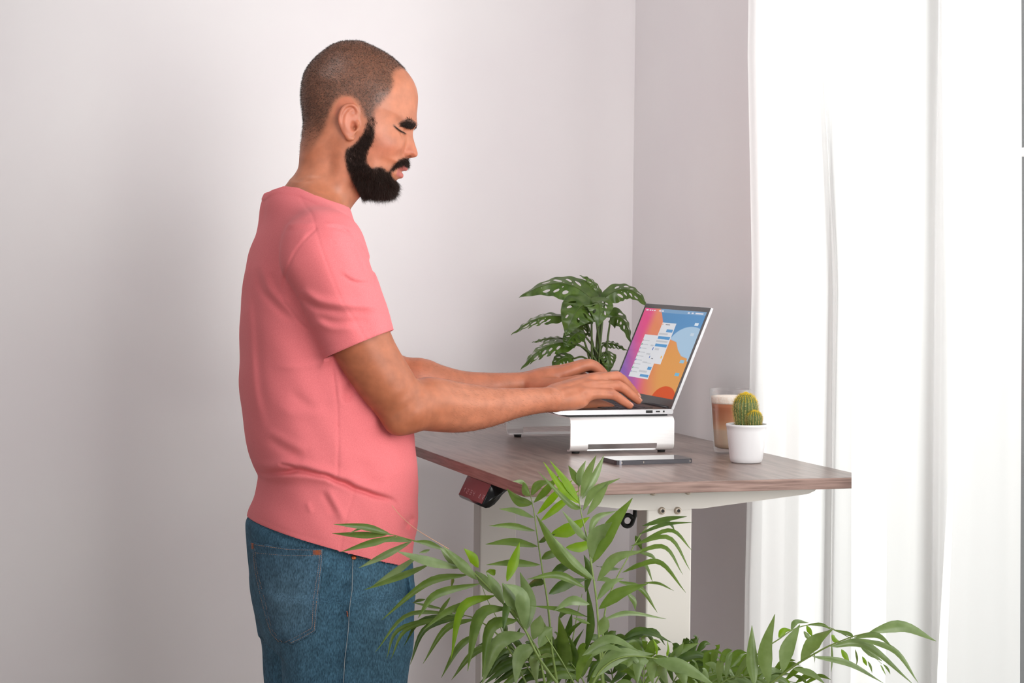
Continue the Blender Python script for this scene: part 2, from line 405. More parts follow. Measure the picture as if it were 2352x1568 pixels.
def scr(px, py):     # where a line of sight meets the lid plane, in screen fractions
    o = np.array([HX, 0, HZ])-CAM; d = ray(px, py); k = (o@ln)/(d@ln); p = CAM+k*d
    s = (LY1-p[1])/(LY1-LY0); q = ((p-np.array([HX, 0, HZ]))@ld)/LH
    return (s-S0)/(S1-S0), (q-Q0)/(Q1-Q0)
C3 = lambda x, y: scr(1400+x/5.6, 680+y/5.6)
ns, nq = 330, 220
a, b = np.meshgrid(np.linspace(0, 1, ns), np.linspace(0, 1, nq)); a = a.ravel(); b = b.ravel()
lin = lambda *c: np.array(srgb(*c)[:3])
def ss(x, lo, hi): t = np.clip((x-lo)/(hi-lo), 0, 1); return t*t*(3-2*t)
mixc = lambda c1, c2, t: c1*(1-t[:, None])+c2*t[:, None]
c = mixc(np.tile(lin(140, 105, 178), (len(a), 1)), np.tile(lin(226, 92, 140), (len(a), 1)), ss(a*.9+b*.55, .12, .55))
c = mixc(c, np.tile(lin(222, 96, 104), (len(a), 1)), ss(a, .33, .52)*(1-.0*b))
c = mixc(c, np.tile(lin(226, 158, 88), (len(a), 1)), ss(a+.16*np.sin(b*4), .36, .84))
c = mixc(c, np.tile(lin(230, 150, 96), (len(a), 1)), .8*ss(a, .10, .27)*ss(b, .45, .75))
pts_b = [C3(*p) for p in ((665, 150), (680, 260), (690, 345), (790, 560), (860, 590), (880, 690), (920, 770), (1000, 805))]
bx_, by_ = np.array([p[0] for p in pts_b]), np.array([p[1] for p in pts_b])
edge_q = np.interp(a, bx_, by_, left=2, right=by_[-1]-.03)
blue = ss(b-edge_q, -.004, .006)*(a > bx_.min())
c = mixc(c, np.tile(lin(96, 148, 196), (len(a), 1))*(.86+.3*a[:, None]*.6), blue)
cb = C3(985, 640); lb = ((a-cb[0])/.30)**2+((b-cb[1]+.02)/.24)**2
c = mixc(c, np.tile(lin(172, 200, 224), (len(a), 1)), ss(-lb, -1.03, -.97)*blue)
cr_ = C3(675, 1350); rb = ((a-cr_[0])/.19)**2+((b-cr_[1])/.17)**2
c = mixc(c, np.tile(lin(214, 84, 40), (len(a), 1)), ss(-rb, -1.03, -.97))
c = mixc(c, np.tile(lin(150, 178, 204), (len(a), 1)), .55*ss(b, .955, .958)*ss(a, .25, .3))
V = np.array([lidpt(S0+(S1-S0)*s, Q0+(Q1-Q0)*q, .0002) for s, q in zip(a, b)])
Fq = [(j*ns+i, j*ns+i+1, (j+1)*ns+i+1, (j+1)*ns+i) for j in range(nq-1) for i in range(ns-1)]
screen = mesh_obj('screen', V, Fq, em, lap, False, np.hstack([c, np.ones((len(a), 1))]))
ui = []; uic = []
def uirect(s0, q0, s1, q1, col, lift):
    ui.append(([lidpt(S0+(S1-S0)*s, Q0+(Q1-Q0)*q, lift) for s, q in ((s0, q0), (s1, q0), (s1, q1), (s0, q1))], [(0, 1, 2, 3)])); uic.extend([[*lin(*col), 1]]*4)
def flush(name):
    V, Fc = merge(ui); mesh_obj(name, V, Fc, em, screen, False, list(uic)); ui.clear(); uic.clear()
def chat(tl, br, rows, lift):
    (s0, q1), (s1, q0) = C3(*tl), C3(*br); uirect(s0, q0, s1, q1, (226, 226, 230), lift)
    for (x0, y0, x1, y1, col) in rows: uirect(s0+(s1-s0)*x0, q1-(q1-q0)*y1, s0+(s1-s0)*x1, q1-(q1-q0)*y0, col, lift+.0003)
    flush('chat_window')
BL, GR, TX = (98, 156, 206), (200, 201, 206), (150, 150, 156)
rng = np.random.RandomState(3)
chat((460, 490), (495, 1070), [(.06, .13+.092*i, .36, .15+.092*i, GR) for i in range(9)]+[(.02, .12+.092*i, .05+.02*(i % 2), .16+.092*i, ((198, 120, 150), (120, 170, 140), (110, 120, 190))[i % 3]) for i in range(9)]+
     [(.5, .22, .78, .255, GR), (.45, .42, .7, .455, GR), (.42, .62, .85, .65, GR), (.78, .72, .97, .79, BL), (.42, .82, .82, .865, GR), (.55, .905, .97, .965, BL)], .0005)
chat((690, 340), (660, 880), [(.04, .03, .1, .055, (235, 150, 80)), (.28, .035, .6, .055, TX), (.5, .155, .95, .225, BL), (.06, .255, .7, .30, GR), (.1, .335, .95, .405, BL), (.06, .44, .9, .48, GR), (.1, .52, .95, .59, BL),
     (.02, .62, .08, .69, (90, 120, 190)), (.2, .63, .5, .68, GR), (.02, .83, .07, .89, (90, 120, 190)), (.2, .88, .34, .90, TX), (.82, .80, .92, .86, (240, 190, 110))], .0010)
for p, q, col in (((1105, 345), (1130, 385), (225, 235, 245)), ((1050, 475), (1072, 515), (200, 215, 230)), ((915, 820), (945, 865), (150, 195, 220)), ((850, 985), (880, 1030), (120, 185, 215))):
    (s0, q1), (s1, q0) = C3(*p), C3(*q); uirect(s0, min(q0, q1), s1+.01, max(q0, q1), col, .0004); flush('desktop_icon')
for x0, x1 in ((.03, .07), (.09, .115), (.13, .15), (.165, .19), (.25, .29), (.30, .33), (.72, .75), (.78, .81), (.84, .96)):
    if x0 == .72: flush('menu_bar_text')
    uirect(x0, .968, x1, .982, (238, 232, 240), .0004)
flush('menu_bar_text')
tube('hinge', [(HX+.001, LY0+.02, HZ-.0005), (HX+.001, LY1-.02, HZ-.0005)], .0038, M['bezel'], lap, 12)

# ------------------------------------------------------------------ phone
ph = empty('phone', (.324, .312, ZT), 'dark smartphone lying screen up beside the laptop stand', 'phone')
M['steel'] = mat('polished_steel', (.16, .16, .18), .18, .9)
def rrect(cx, cy, hx, hy, r, ang, n=8):
    pts = []
    for (sx, sy, a0) in ((1, 1, 0), (-1, 1, 90), (-1, -1, 180), (1, -1, 270)):
        for k in range(n+1):
            a = math.radians(a0+90*k/n); pts.append((sx*(hx-r)+r*math.cos(a), sy*(hy-r)+r*math.sin(a)))
    ca, sa = math.cos(ang), math.sin(ang); return [(cx+x*ca-y*sa, cy+x*sa+y*ca) for x, y in pts]
bm = bmesh.new(); prism(bm, rrect(.3235, .312, .0735, .0375, .010, .04), 2, ZT+.0002, ZT+.0074)
from_bm('frame', bm, M['steel'], ph)
bm = bmesh.new(); prism(bm, rrect(.3235, .312, .0728, .0368, .0095, .04), 2, ZT+.0074, ZT+.0079)
from_bm('glass_screen', bm, mat('phone_glass', (.012, .012, .014), .06, spec=.8), ph)
for x, wd, nm in ((.349, .011, 'side_button'), (.262, .0006, 'antenna_line'), (.303, .0006, 'antenna_line'), (.391, .0006, 'antenna_line')):
    yf = .312-.0375+(x-.3235)*.04
    box(nm, x-wd, x+wd, yf-.0005, yf+.001, ZT+.0022, ZT+.0054, M['screw'] if wd < .005 else M['steel'], ph, .0002)

# ------------------------------------------------------------------ latte glass
gc = np.array([.535, .440, ZT])
glass = empty('latte_glass', gc, 'tall clear glass of layered latte behind the cactus', 'glass')
gm = bpy.data.materials.new('clear_glass'); gm.use_nodes = True
nt = gm.node_tree; nt.nodes.clear(); out = nt.nodes.new('ShaderNodeOutputMaterial'); mx = nt.nodes.new('ShaderNodeMixShader'); tr = nt.nodes.new('ShaderNodeBsdfTransparent'); gs = nt.nodes.new('ShaderNodeBsdfGlossy'); fr = nt.nodes.new('ShaderNodeLayerWeight')
tr.inputs[0].default_value = (.985, .985, .985, 1); gs.inputs['Roughness'].default_value = .03; fr.inputs[0].default_value = .35
mu = nt.nodes.new('ShaderNodeMath'); mu.operation = 'MULTIPLY'; mu.inputs[1].default_value = .3
nt.links.new(fr.outputs[1], mu.inputs[0]); nt.links.new(mu.outputs[0], mx.inputs[0]); nt.links.new(tr.outputs[0], mx.inputs[1]); nt.links.new(gs.outputs[0], mx.inputs[2]); nt.links.new(mx.outputs[0], out.inputs[0])
GH = .118; gr = lambda z: .0285+(.0388-.0285)*min(1, max(0, z/GH))**.9
prof = [(0, .0004), (.025, .0004), (.0275, .002)]+[(gr(z), z) for z in np.linspace(.006, GH, 14)]+[(gr(GH)-.0008, GH+.0008), (gr(GH)-.0018, GH)]+[(gr(z)-.002, z) for z in np.linspace(GH-.002, .012, 14)]+[(.02, .0085), (0, .008)]
lathe('glass_body', prof, gc, gm, glass, 64, rad=lambda r, z, a, i: r*(1+(.006*math.cos(24*a) if .01 < z < .1 else 0)))
lm = mat('latte', srgb(176, 112, 78), .5)
tc = node(lm, 'ShaderNodeTexCoord'); sp = node(lm, 'ShaderNodeSeparateXYZ'); mr = node(lm, 'ShaderNodeMapRange'); mr.inputs[1].default_value = ZT+.009; mr.inputs[2].default_value = ZT+.096
crp = node(lm, 'ShaderNodeValToRGB'); crp.color_ramp.elements[0].color = srgb(206, 184, 160); crp.color_ramp.elements[0].position = .38
crp.color_ramp.elements[1].color = srgb(214, 172, 136); crp.color_ramp.elements[1].position = .44
for pos, col in ((.62, (188, 128, 92)), (.8, (170, 104, 70)), (1, (178, 108, 70))):
    el = crp.color_ramp.elements.new(pos); el.color = srgb(*col)
link(lm, tc, 'Object', sp, 0); link(lm, sp, 'Z', mr, 0); link(lm, mr, 0, crp, 'Fac'); link(lm, crp, 'Color', lm.node_tree.nodes['Principled BSDF'], 'Base Color')
prof = [(0, .0088), (.019, .0092)]+[(gr(z)-.0024, z) for z in np.linspace(.0125, .092, 12)]+[(0, .092)]
lathe('coffee', prof, gc, lm, glass, 48)
fm = noisy(mat('milk_foam', srgb(240, 228, 214), .8), srgb(236, 220, 203), srgb(248, 240, 230), nscale=300, bump=.3)
prof = [(0, .0922), (gr(.093)-.0024, .0922)]+[(gr(z)-.0024, z) for z in (.096, .1005, .105)]+[(.03, .1062), (0, .1072)]
lathe('foam', prof, gc, fm, glass, 48)

# ------------------------------------------------------------------ cactus
pc = np.array([.4935, .268, ZT])
cac = empty('cactus_pot', pc, 'small round cactus with offshoot in a white pot at the desk end', 'potted cactus')
M['ceramic'] = mat('white_ceramic', srgb(224, 223, 225), .28)
PH = .0685
prof = [(0, .0005), (.0255, .0005), (.0275, .0025), (.0290, .008)]+[(.029+.0065*(z-.008)/.0555, z) for z in np.linspace(.012, PH-.005, 8)]+[(.0360, PH-.0045), (.0364, PH-.002), (.0358, PH), (.0340, PH-.0002), (.0330, PH-.004), (.0318, PH-.012), (0, PH-.012)]
lathe('pot', prof, pc, M['ceramic'], cac, 64)
sm_ = noisy(mat('dark_soil', (.03, .02, .015), .95), (.02, .014, .01, 1), (.07, .05, .035, 1), nscale=400, bump=.6)
lathe('soil', [(.0322, PH-.0125), (.0322, PH-.0085), (.02, PH-.0075), (0, PH-.007)], pc, sm_, cac, 32)
cg = noisy(mat('cactus_skin', (.05, .1, .03), .6), srgb(70, 92, 44), srgb(104, 118, 62), nscale=160)
spm = mat('golden_spines', srgb(224, 202, 128), .6)
spy = mat('yellow_crown_wool', srgb(232, 200, 62), .8)
def cactus(c, R, H, ribs, name):
    n = ribs*8; prof = []
    for k in range(26):
        f = k/25; z = H*f
        r = R*(.72+.28*min(1, f/.55)) if f < .55 else R*math.sqrt(max(0, 1-((f-.55)/.45)**2.3))
        prof.append((max(r, 1e-6), z))
    o = lathe(name, prof, c, cg, cac, n, rad=lambda r, z, a, i: r*(.93+.09*abs(math.cos(a*ribs/2))**.7))
    rs = random.Random(ribs); parts = []; wool = []
    for q in range(ribs):
        a = 2*math.pi*q/ribs
        for k in range(3, 25):
            r, z = prof[k]; r *= 1.015; d = Vector((math.cos(a), math.sin(a), 0))
            f = k/25; nz = -.2 if f < .5 else min(1, (f-.5)*2.0); nn = (d*(1-nz*.8)+Vector((0, 0, nz))).normalized()
            b0 = Vector(c)+d*r+Vector((0, 0, z))
            for s in range(6):
                dr = (nn+Vector((rs.uniform(-1, 1), rs.uniform(-1, 1), rs.uniform(-1, 1)))*.85).normalized()
                L = R*rs.uniform(.14, .27); sd = dr.cross(Vector((.3, .5, .8))).normalized()*.0003
                (wool if f > .74 else parts).append(([b0-sd, b0+sd, b0+dr*L], [(0, 1, 2)]))
    for s in range(520):
        a = rs.uniform(0, 6.28); rr = R*.45*math.sqrt(rs.random()); b0 = Vector(c)+Vector((rr*math.cos(a), rr*math.sin(a), H*(1-.12*(rr/R/.45)**2)))
        dr = Vector((rs.uniform(-.7, .7), rs.uniform(-.7, .7), 1)).normalized(); sd = dr.cross(Vector((.3, .9, .1))).normalized()*.0004
        wool.append(([b0-sd-dr*.001, b0+sd-dr*.001, b0+dr*R*.2], [(0, 1, 2)]))
    V, Fc = merge(parts); mesh_obj('spines', V, Fc, spm, o)
    V, Fc = merge(wool); mesh_obj('crown_wool', V, Fc, spy, o)
cactus(pc+np.array([.000, .006, PH-.010]), .0215, .063, 22, 'cactus_stem')
cactus(pc+np.array([.0075, -.0145, PH-.010]), .0142, .034, 18, 'cactus_offshoot')

# ------------------------------------------------------------------ implicit surfaces
class Imp:
    """smooth unions of blended bodies, turned into one quad mesh"""
    def __init__(self): self.ops = []
    def add(self, fn, c, r, k=.01, op='u'): self.ops.append((fn, np.asarray(c, float), r, k, op)); return self
    def cone(self, a, b, ra, rb, k=.012, op='u', sq=None):
        a = np.asarray(a, float); b = np.asarray(b, float); ba = b-a; L2 = ba@ba+1e-12
        def fn(p):
            t = np.clip((p-a)@ba/L2, 0, 1); d = p-a-t[:, None]*ba
            return np.sqrt((d*d).sum(1))-(ra+(rb-ra)*t)
        return self.add(fn, (a+b)/2, np.linalg.norm(ba)/2+max(ra, rb), k, op)
    def chain(self, pts, k=.012, sub=3):
        """one limb: tapered segments along a smooth line through the points"""
        arr = np.array([list(a)+[r] for a, r in pts], float)
        q = spline(arr, (len(arr)-1)*sub+1) if len(arr) > 2 else arr
        A = q[:-1, :3]; BA = q[1:, :3]-A; L2 = (BA**2).sum(1)+1e-12; r0 = q[:-1, 3]; dr = q[1:, 3]-r0
        def fn(p):
            d = np.full(len(p), 9.0)
            for i in range(len(A)):
                t = np.clip((p-A[i])@BA[i]/L2[i], 0, 1); e = p-A[i]-t[:, None]*BA[i]
                d = np.minimum(d, np.sqrt((e*e).sum(1))-(r0[i]+dr[i]*t))
            return d
        c = (arr[:, :3].min(0)+arr[:, :3].max(0))/2
        return self.add(fn, c, np.linalg.norm(arr[:, :3]-c, axis=1).max()+arr[:, 3].max(), k)
    def ell(self, c, r, axes=None, k=.01, op='u'):
        c = np.asarray(c, float); r = np.asarray(r, float); A = np.eye(3) if axes is None else np.asarray(axes, float)
        def fn(p):
            q = (p-c)@A.T; k0 = np.sqrt(((q/r)**2).sum(1)); k1 = np.sqrt(((q/r**2)**2).sum(1))+1e-9
            return k0*(k0-1)/k1
        return self.add(fn, c, r.max(), k, op)
    def bump(self, fn, c, r): return self.add(fn, c, r, 0, 'd')
    def ev(self, p, near=None):
        d = np.full(len(p), 1.0)
        for fn, c, r, k, op in self.ops:
            if near is not None and np.linalg.norm(near[0]-c) > r+near[1]+.05+k*2: continue
            if op == 'd': d = d+fn(p); continue
            e = fn(p)
            if op == 'u':
                if k > 0: h = np.clip(.5+.5*(d-e)/k, 0, 1); d = d*(1-h)+e*h-k*h*(1-h)
                else: d = np.minimum(d, e)
            elif op == 's':
                h = np.clip(.5-.5*(d+e)/k, 0, 1); d = d*(1-h)-e*h+k*h*(1-h)
            elif op == 'i': d = np.maximum(d, e)
        return d
    def mesh(self, lo, hi, h, nb=14, smooth=1):
        lo = np.asarray(lo, float); hi = np.asarray(hi, float); B = h*nb
        nblk = np.ceil((hi-lo)/B).astype(int)
        I = np.stack(np.meshgrid(*[np.arange(q) for q in nblk], indexing='ij'), -1).reshape(-1, 3)
        cen = lo+(I+.5)*B; rb = B*.5*math.sqrt(3)
        sup = {}
        dc = np.empty(len(cen))
        for s in range(0, len(cen), 20000): dc[s:s+20000] = self.ev(cen[s:s+20000])
        act = I[np.abs(dc) < rb*1.5+.014]
        g = np.stack(np.meshgrid(*[np.arange(nb+1)]*3, indexing='ij'), -1).reshape(-1, 3)
        dims = nblk*nb+2; key = lambda c: (c[..., 0].astype(np.int64)*dims[1]+c[..., 1])*dims[2]+c[..., 2]
        VK, VP, QC, QS = [], [], [], []
        offs = np.array([(i, j, k) for i in (0, 1) for j in (0, 1) for k in (0, 1)])
        edges = [(a, b) for a in range(8) for b in range(a+1, 8) if np.abs(offs[a]-offs[b]).sum() == 1]
        n1 = nb+1
        for blk in act:
            base = blk*nb; p = lo+(base+g)*h
            D = self.ev(p, (p.mean(0), rb)).reshape(n1, n1, n1)
            if D.min() > 0 or D.max() < 0: continue
            S = D < 0
            cs = np.stack([S[o[0]:o[0]+nb, o[1]:o[1]+nb, o[2]:o[2]+nb] for o in offs]); cnt = cs.sum(0)
            a = np.argwhere((cnt > 0) & (cnt < 8))
            if len(a):
                d8 = np.stack([D[a[:, 0]+o[0], a[:, 1]+o[1], a[:, 2]+o[2]] for o in offs], 1)
                acc = np.zeros((len(a), 3)); num = np.zeros(len(a))
                for i, j in edges:
                    x = (d8[:, i] < 0) != (d8[:, j] < 0); t = np.where(x, d8[:, i]/(d8[:, i]-d8[:, j]+1e-20), 0)
                    acc += np.where(x[:, None], offs[i]+(offs[j]-offs[i])*t[:, None], 0); num += x
                VK.append(key(base+a)); VP.append(lo+(base+a+acc/num[:, None])*h)
            for ax in range(3):
                s0 = [slice(0, nb)]*3; s1 = list(s0); s1[ax] = slice(1, nb+1)
                A_, B_ = S[tuple(s0)], S[tuple(s1)]; x = np.argwhere(A_ != B_)
                if not len(x): continue
                u, v = [(1, 2), (2, 0), (0, 1)][ax]; eu = np.eye(3, dtype=int)[u]; evv = np.eye(3, dtype=int)[v]; c0 = base+x
                QC.append(np.stack([key(c0), key(c0-eu), key(c0-eu-evv), key(c0-evv)], 1)); QS.append(A_[x[:, 0], x[:, 1], x[:, 2]])
        K = np.concatenate(VK); V = np.concatenate(VP); o = np.argsort(K); K = K[o]; V = V[o]
        Q = np.concatenate(QC); s = np.concatenate(QS)
        ix = np.searchsorted(K, Q); ix = np.minimum(ix, len(K)-1); ok = (K[ix] == Q).all(1)
        ix = ix[ok]; s = s[ok]; ix = np.where(s[:, None], ix, ix[:, ::-1])
        for _ in range(smooth): V = relax(V, ix)
        return V, ix
def relax(V, Q, lam=.5):
    acc = np.zeros_like(V); cnt = np.zeros(len(V))
    for a, b in ((0, 1), (1, 2), (2, 3), (3, 0)):
        for i, j in ((a, b), (b, a)):
            for x in range(3): acc[:, x] += np.bincount(Q[:, i], V[Q[:, j], x], len(V))
            cnt += np.bincount(Q[:, i], minlength=len(V))
    m = cnt > 0
    out = V.copy(); out[m] = V[m]*(1-lam)+lam*acc[m]/cnt[m][:, None]; return out
def relax_border(V, Q):
    """round the stair-steps where holes were opened"""
    e = np.concatenate([Q[:, [0, 1]], Q[:, [1, 2]], Q[:, [2, 3]], Q[:, [3, 0]]]); es = np.sort(e, 1); k = es[:, 0].astype(np.int64)*len(V)+es[:, 1]
    u, c = np.unique(k, return_counts=True); u = u[c == 1]; a, b = u//len(V), u % len(V)
    for _ in range(5):
        acc = np.zeros_like(V); n = np.zeros(len(V))
        for i, j in ((a, b), (b, a)):
            for x in range(3): acc[:, x] += np.bincount(i, V[j, x], len(V))
            n += np.bincount(i, minlength=len(V))
        m_ = n == 2; V = V.copy(); V[m_] = V[m_]*.5+.5*acc[m_]/n[m_][:, None]
    return V
def vnormals(V, Q):
    n = np.cross(V[Q[:, 2]]-V[Q[:, 0]], V[Q[:, 3]]-V[Q[:, 1]]); N = np.zeros_like(V)
    for i in range(4):
        for x in range(3): N[:, x] += np.bincount(Q[:, i], n[:, x], len(V))
    return N/(np.linalg.norm(N, axis=1)[:, None]+1e-12)
def poly_sd(x, y, poly):
    """signed distance to a closed outline, negative inside"""
    poly = np.asarray(poly, float); n = len(poly); d = np.full(len(x), 1e18); ins = np.zeros(len(x), bool)
    for i in range(n):
        ax, ay = poly[i]; bx2, by2 = poly[(i+1) % n]; ex, ey = bx2-ax, by2-ay; wx, wy = x-ax, y-ay
        t = np.clip((wx*ex+wy*ey)/(ex*ex+ey*ey+1e-12), 0, 1); d = np.minimum(d, (wx-ex*t)**2+(wy-ey*t)**2)
        c = (ay > y) != (by2 > y)
        ins ^= c & (x < ex*(y-ay)/(ey if abs(ey) > 1e-12 else 1e-12)+ax)
    return np.where(ins, -1, 1)*np.sqrt(d)
def line_d(x, y, pl):
    pl = np.asarray(pl, float); d = np.full(len(x), 1e18)
    for (ax, ay), (bx2, by2) in zip(pl[:-1], pl[1:]):
        ex, ey = bx2-ax, by2-ay; t = np.clip(((x-ax)*ex+(y-ay)*ey)/(ex*ex+ey*ey+1e-12), 0, 1)
        d = np.minimum(d, (x-ax-ex*t)**2+(y-ay-ey*t)**2)
    return np.sqrt(d)
def line_ds(x, y, pl):
    pl = np.asarray(pl, float); d = np.full(len(x), 1e18); s = np.zeros(len(x)); L = np.sqrt((np.diff(pl, axis=0)**2).sum(1)); c = np.concatenate([[0], np.cumsum(L)])
    for i in range(len(pl)-1):
        ax, ay = pl[i]; ex, ey = pl[i+1]-pl[i]; t = np.clip(((x-ax)*ex+(y-ay)*ey)/(ex*ex+ey*ey+1e-12), 0, 1)
        e = (x-ax-ex*t)**2+(y-ay-ey*t)**2; q = e < d; d = np.where(q, e, d); s = np.where(q, c[i]+t*L[i], s)
    return np.sqrt(d), s/c[-1]
def smooth_poly(pts, n=6):
    p = np.asarray(pts, float); q = np.vstack([p[-1:], p, p[:2]]); out = []
    for i in range(1, len(p)+1):
        a, b, c, d = q[i-1:i+3]
        for t in np.arange(n)/n: out.append(.5*(2*b+(c-a)*t+(2*a-5*b+4*c-d)*t*t+(3*b-a-3*c+d)*t**3))
    return np.array(out)

# ------------------------------------------------------------------ the man
TH = 3.72; HS = FPX/TH                      # distance of the head's middle; head modelled in 1/HS metre units
H0 = P(825, 280, TH)
def HW(x, y, v=0): return H0+R_*((x-825)/HS)-U_*((y-280)/HS)+F_*(v/HS)
def hloc(p):
    q = (p-H0)*HS; return q@R_+825, 280-q@U_, q@F_
def HL(px, py, dv):                         # picture position at lateral offset dv -> head units
    return P(px, py, TH+dv/HS)

skull = smooth_poly([(802, 94), (833, 96), (873, 114.5), (901, 131.5), (929, 158), (947, 181), (956.5, 202), (960, 221), (959.5, 240), (957.5, 262), (957, 278), (954, 290), (945, 299), (941, 312), (938, 330), (934, 350), (931, 362), (936, 375), (932, 388), (922, 393), (919, 405), (911, 414), (906, 424), (905, 437), (896, 447), (868, 449), (838, 440), (822, 420), (800, 405), (770, 395), (735, 385), (700, 372), (696, 340), (699, 322), (699, 301), (697, 276), (693.5, 247), (691, 220), (694.5, 187), (703, 161), (724, 134), (752, 110.5), (777, 98)], 4)
neck = smooth_poly([(712, 300), (699, 326), (695, 355), (689, 377), (679, 397), (657, 425), (645, 441), (630, 478), (622, 560), (700, 600), (780, 560), (790, 499), (800, 486), (814, 467), (826, 451), (836, 425), (838, 380), (820, 320), (770, 290)], 4)
nose = smooth_poly([(938, 286), (945, 292), (948, 303), (949, 315), (953, 330), (958, 346), (959.5, 353), (957, 359.5), (946, 362.5), (935, 364), (922, 360), (916, 345), (920, 320), (928, 296)], 4)
def inflate(poly, Rin, wy, wv, soft=1.0):
    def fn(p):
        x, y, v = hloc(p); dp = poly_sd(x, y, poly); W = np.interp(y, wy, wv); Rr = np.interp(y, wy, Rin) if hasattr(Rin, '__len__') else Rin
        a = np.maximum(0, 1+dp/Rr); k = np.sqrt(a*a+(v/W)**2)
        return (k-1)*np.minimum(Rr, W)/HS
    return fn
man = Imp()
HR = 200/HS
man.add(inflate(skull, np.array([108, 112, 112, 98, 76, 58, 44]), np.array([94, 200, 260, 310, 350, 400, 460]), np.array([92, 100, 100, 92, 80, 68, 52])), HW(825, 275), .19, 0)
man.add(inflate(neck, np.array([60, 66, 70, 75]), np.array([300, 380, 450, 540]), np.array([61, 65, 71, 118])), HW(720, 430), .19, .022)
man.add(inflate(nose, np.array([12, 12, 15, 17]), np.array([290, 315, 340, 360]), np.array([10, 12, 17, 20])), HW(940, 325), .045, .007)
for s in (-1, 1):
    man.ell(HW(930, 351.5, s*16), np.array([12, 9.5, 8])/HS, np.array([R_, U_, F_]), .004)          # nostril wing
    man.ell(HW(938, 361, s*10), np.array([6, 3.5, 4.5])/HS, np.array([R_, U_, F_]), .002, 's')
    # cheek, brow, eye socket
    man.ell(HW(888, 335, s*56), np.array([36, 24, 20])/HS, np.array([R_, U_, F_]), .022)
    man.ell(HW(934, 286, s*34), np.array([20, 9, 26])/HS, np.array([R_, U_, F_]), .014)
    man.ell(HW(941, 304, s*38), np.array([22, 10.5, 24])/HS, np.array([R_, U_, F_]), .012, 's')
    man.ell(HW(915.5, 305.5, s*38), np.array([15, 12.5, 18])/HS, np.array([R_, U_, F_]), .004)          # lidded eyeball
    # jaw angle
    man.ell(HW(835, 385, s*56), np.array([34, 40, 16])/HS, np.array([R_, U_, F_]), .02)
    # lips
    up = [HW(901, 392, s*27), HW(918, 388.5, s*18), HW(929.5, 386.5, s*7), HW(931, 387, 0)]
    lo_ = [HW(901, 393, s*27), HW(912, 399, s*18), HW(919, 402.5, s*7), HW(920, 403, 0)]
    for pl, r in ((up, (1.5, 4.0, 5, 5)), (lo_, (1.5, 4.6, 6, 6))):
        man.chain([(a, b/HS) for a, b in zip(pl, r)], .0035)
    # ear: picture positions corrected for its nearness
    if s < 0: E = lambda x, y, v: HL(x, y, v)
    else: E = lambda x, y, v: (lambda q: q+2*F_*((H0-q)@F_))(HL(x, y, -v))
    D_ = lambda v: s*v
    ax3 = np.array([R_*.93+F_*s*-.36, U_, F_*.93+R_*s*.36]); ax3 = ax3/np.linalg.norm(ax3, axis=1)[:, None]
    man.ell(E(803, 279, D_(101)), np.array([21, 37, 6])/HS, ax3, .004)
    man.ell(E(813, 290, D_(106)), np.array([7, 13, 10])/HS, ax3, .0025, 's')
    man.ell(E(816, 294, D_(98)), np.array([4, 6, 12])/HS, ax3, .002, 's')
    hel = [(820, 268, 96), (821, 256, 99), (816, 245, 102), (806, 240.5, 106), (795, 243, 109), (786, 252, 111), (781, 264, 111), (780, 277, 110), (783, 290, 107), (788, 301, 104), (795, 310, 102), (802, 317, 101), (809, 318, 99)]
    man.chain([(E(x, y, D_(v)), r/HS) for (x, y, v), r in zip(hel, (3.2, 3.6, 4, 4.2, 4.2, 4.2, 4, 4, 4, 4.2, 4.6, 5.5, 5.5))], .0022)
    ah = [(808, 253, 104), (797, 262, 107), (792, 275, 108), (793, 289, 107), (799, 300, 104)]
    man.chain([(E(x, y, D_(v)), 3/HS) for x, y, v in ah], .0025)
    man.ell(E(811, 259, D_(108)), np.array([7, 7, 6])/HS, ax3, .003, 's')
    man.ell(E(821, 284, D_(99)), np.array([4, 7, 5])/HS, ax3, .0025)
# neck muscles
man.cone(HW(800, 330, -72), HW(775, 520, -28), .010, .009, .02)
man.cone(HW(800, 330, 72), HW(775, 520, 28), .010, .009, .02)

# torso: rows of (picture row, back edge, front edge, half breadth)
TT = 3.70
LAT = np.array([0, -1.0, 0]); FWD = np.array([1.0, 0, 0])       # the man faces along x; his right side looks at -y
RH = np.array([math.cos(YAW), -math.sin(YAW), 0])
def rows_to_loft(rows, T, inset=0):
    z = np.array([P(750, r[0], T)[2] for r in rows]); o = np.argsort(z)
    cen, a = [], []
    for py, xb, xf, b in rows:
        xb, xf = xb+inset, xf-inset
        pm = P((xb+xf)/2, py, T); E = (xf-xb)/2*T/FPX
        aa = math.sqrt(max(1e-5, E*E-(b*math.sin(YAW))**2))/math.cos(YAW)
        cen.append(pm[:2]); a.append(max(aa, .02))
    cen = np.array(cen)[o]; a = np.array(a)[o]; b = np.array([r[3] for r in rows])[o]
    return z[o], cen, a, b
def loft_fn(L, off=0, n=2.25, dy=0, zlo=None, zhi=None):
    z, cen, a, b = L
    def fn(p):
        zz = p[:, 2]; cx = np.interp(zz, z, cen[:, 0]); cy = np.interp(zz, z, cen[:, 1])+dy; A = np.interp(zz, z, a)+off; Bq = np.interp(zz, z, b)+off
        x = np.abs(p[:, 0]-cx); y = np.abs(p[:, 1]-cy); k = ((x/A)**n+(y/Bq)**n)**(1/n)+1e-6
        d = np.sqrt(x*x+y*y)*(1-1/k)
        d = np.where(k < .05, -np.minimum(A, Bq), d)
        if zlo is not None: d = np.maximum(d, zlo-zz)
        if zhi is not None: d = np.maximum(d, zz-zhi)
        return d
    return fn
def dense(rows, n=60):
    r = np.array(rows, float); return [tuple(q) for q in spline(r, n)]
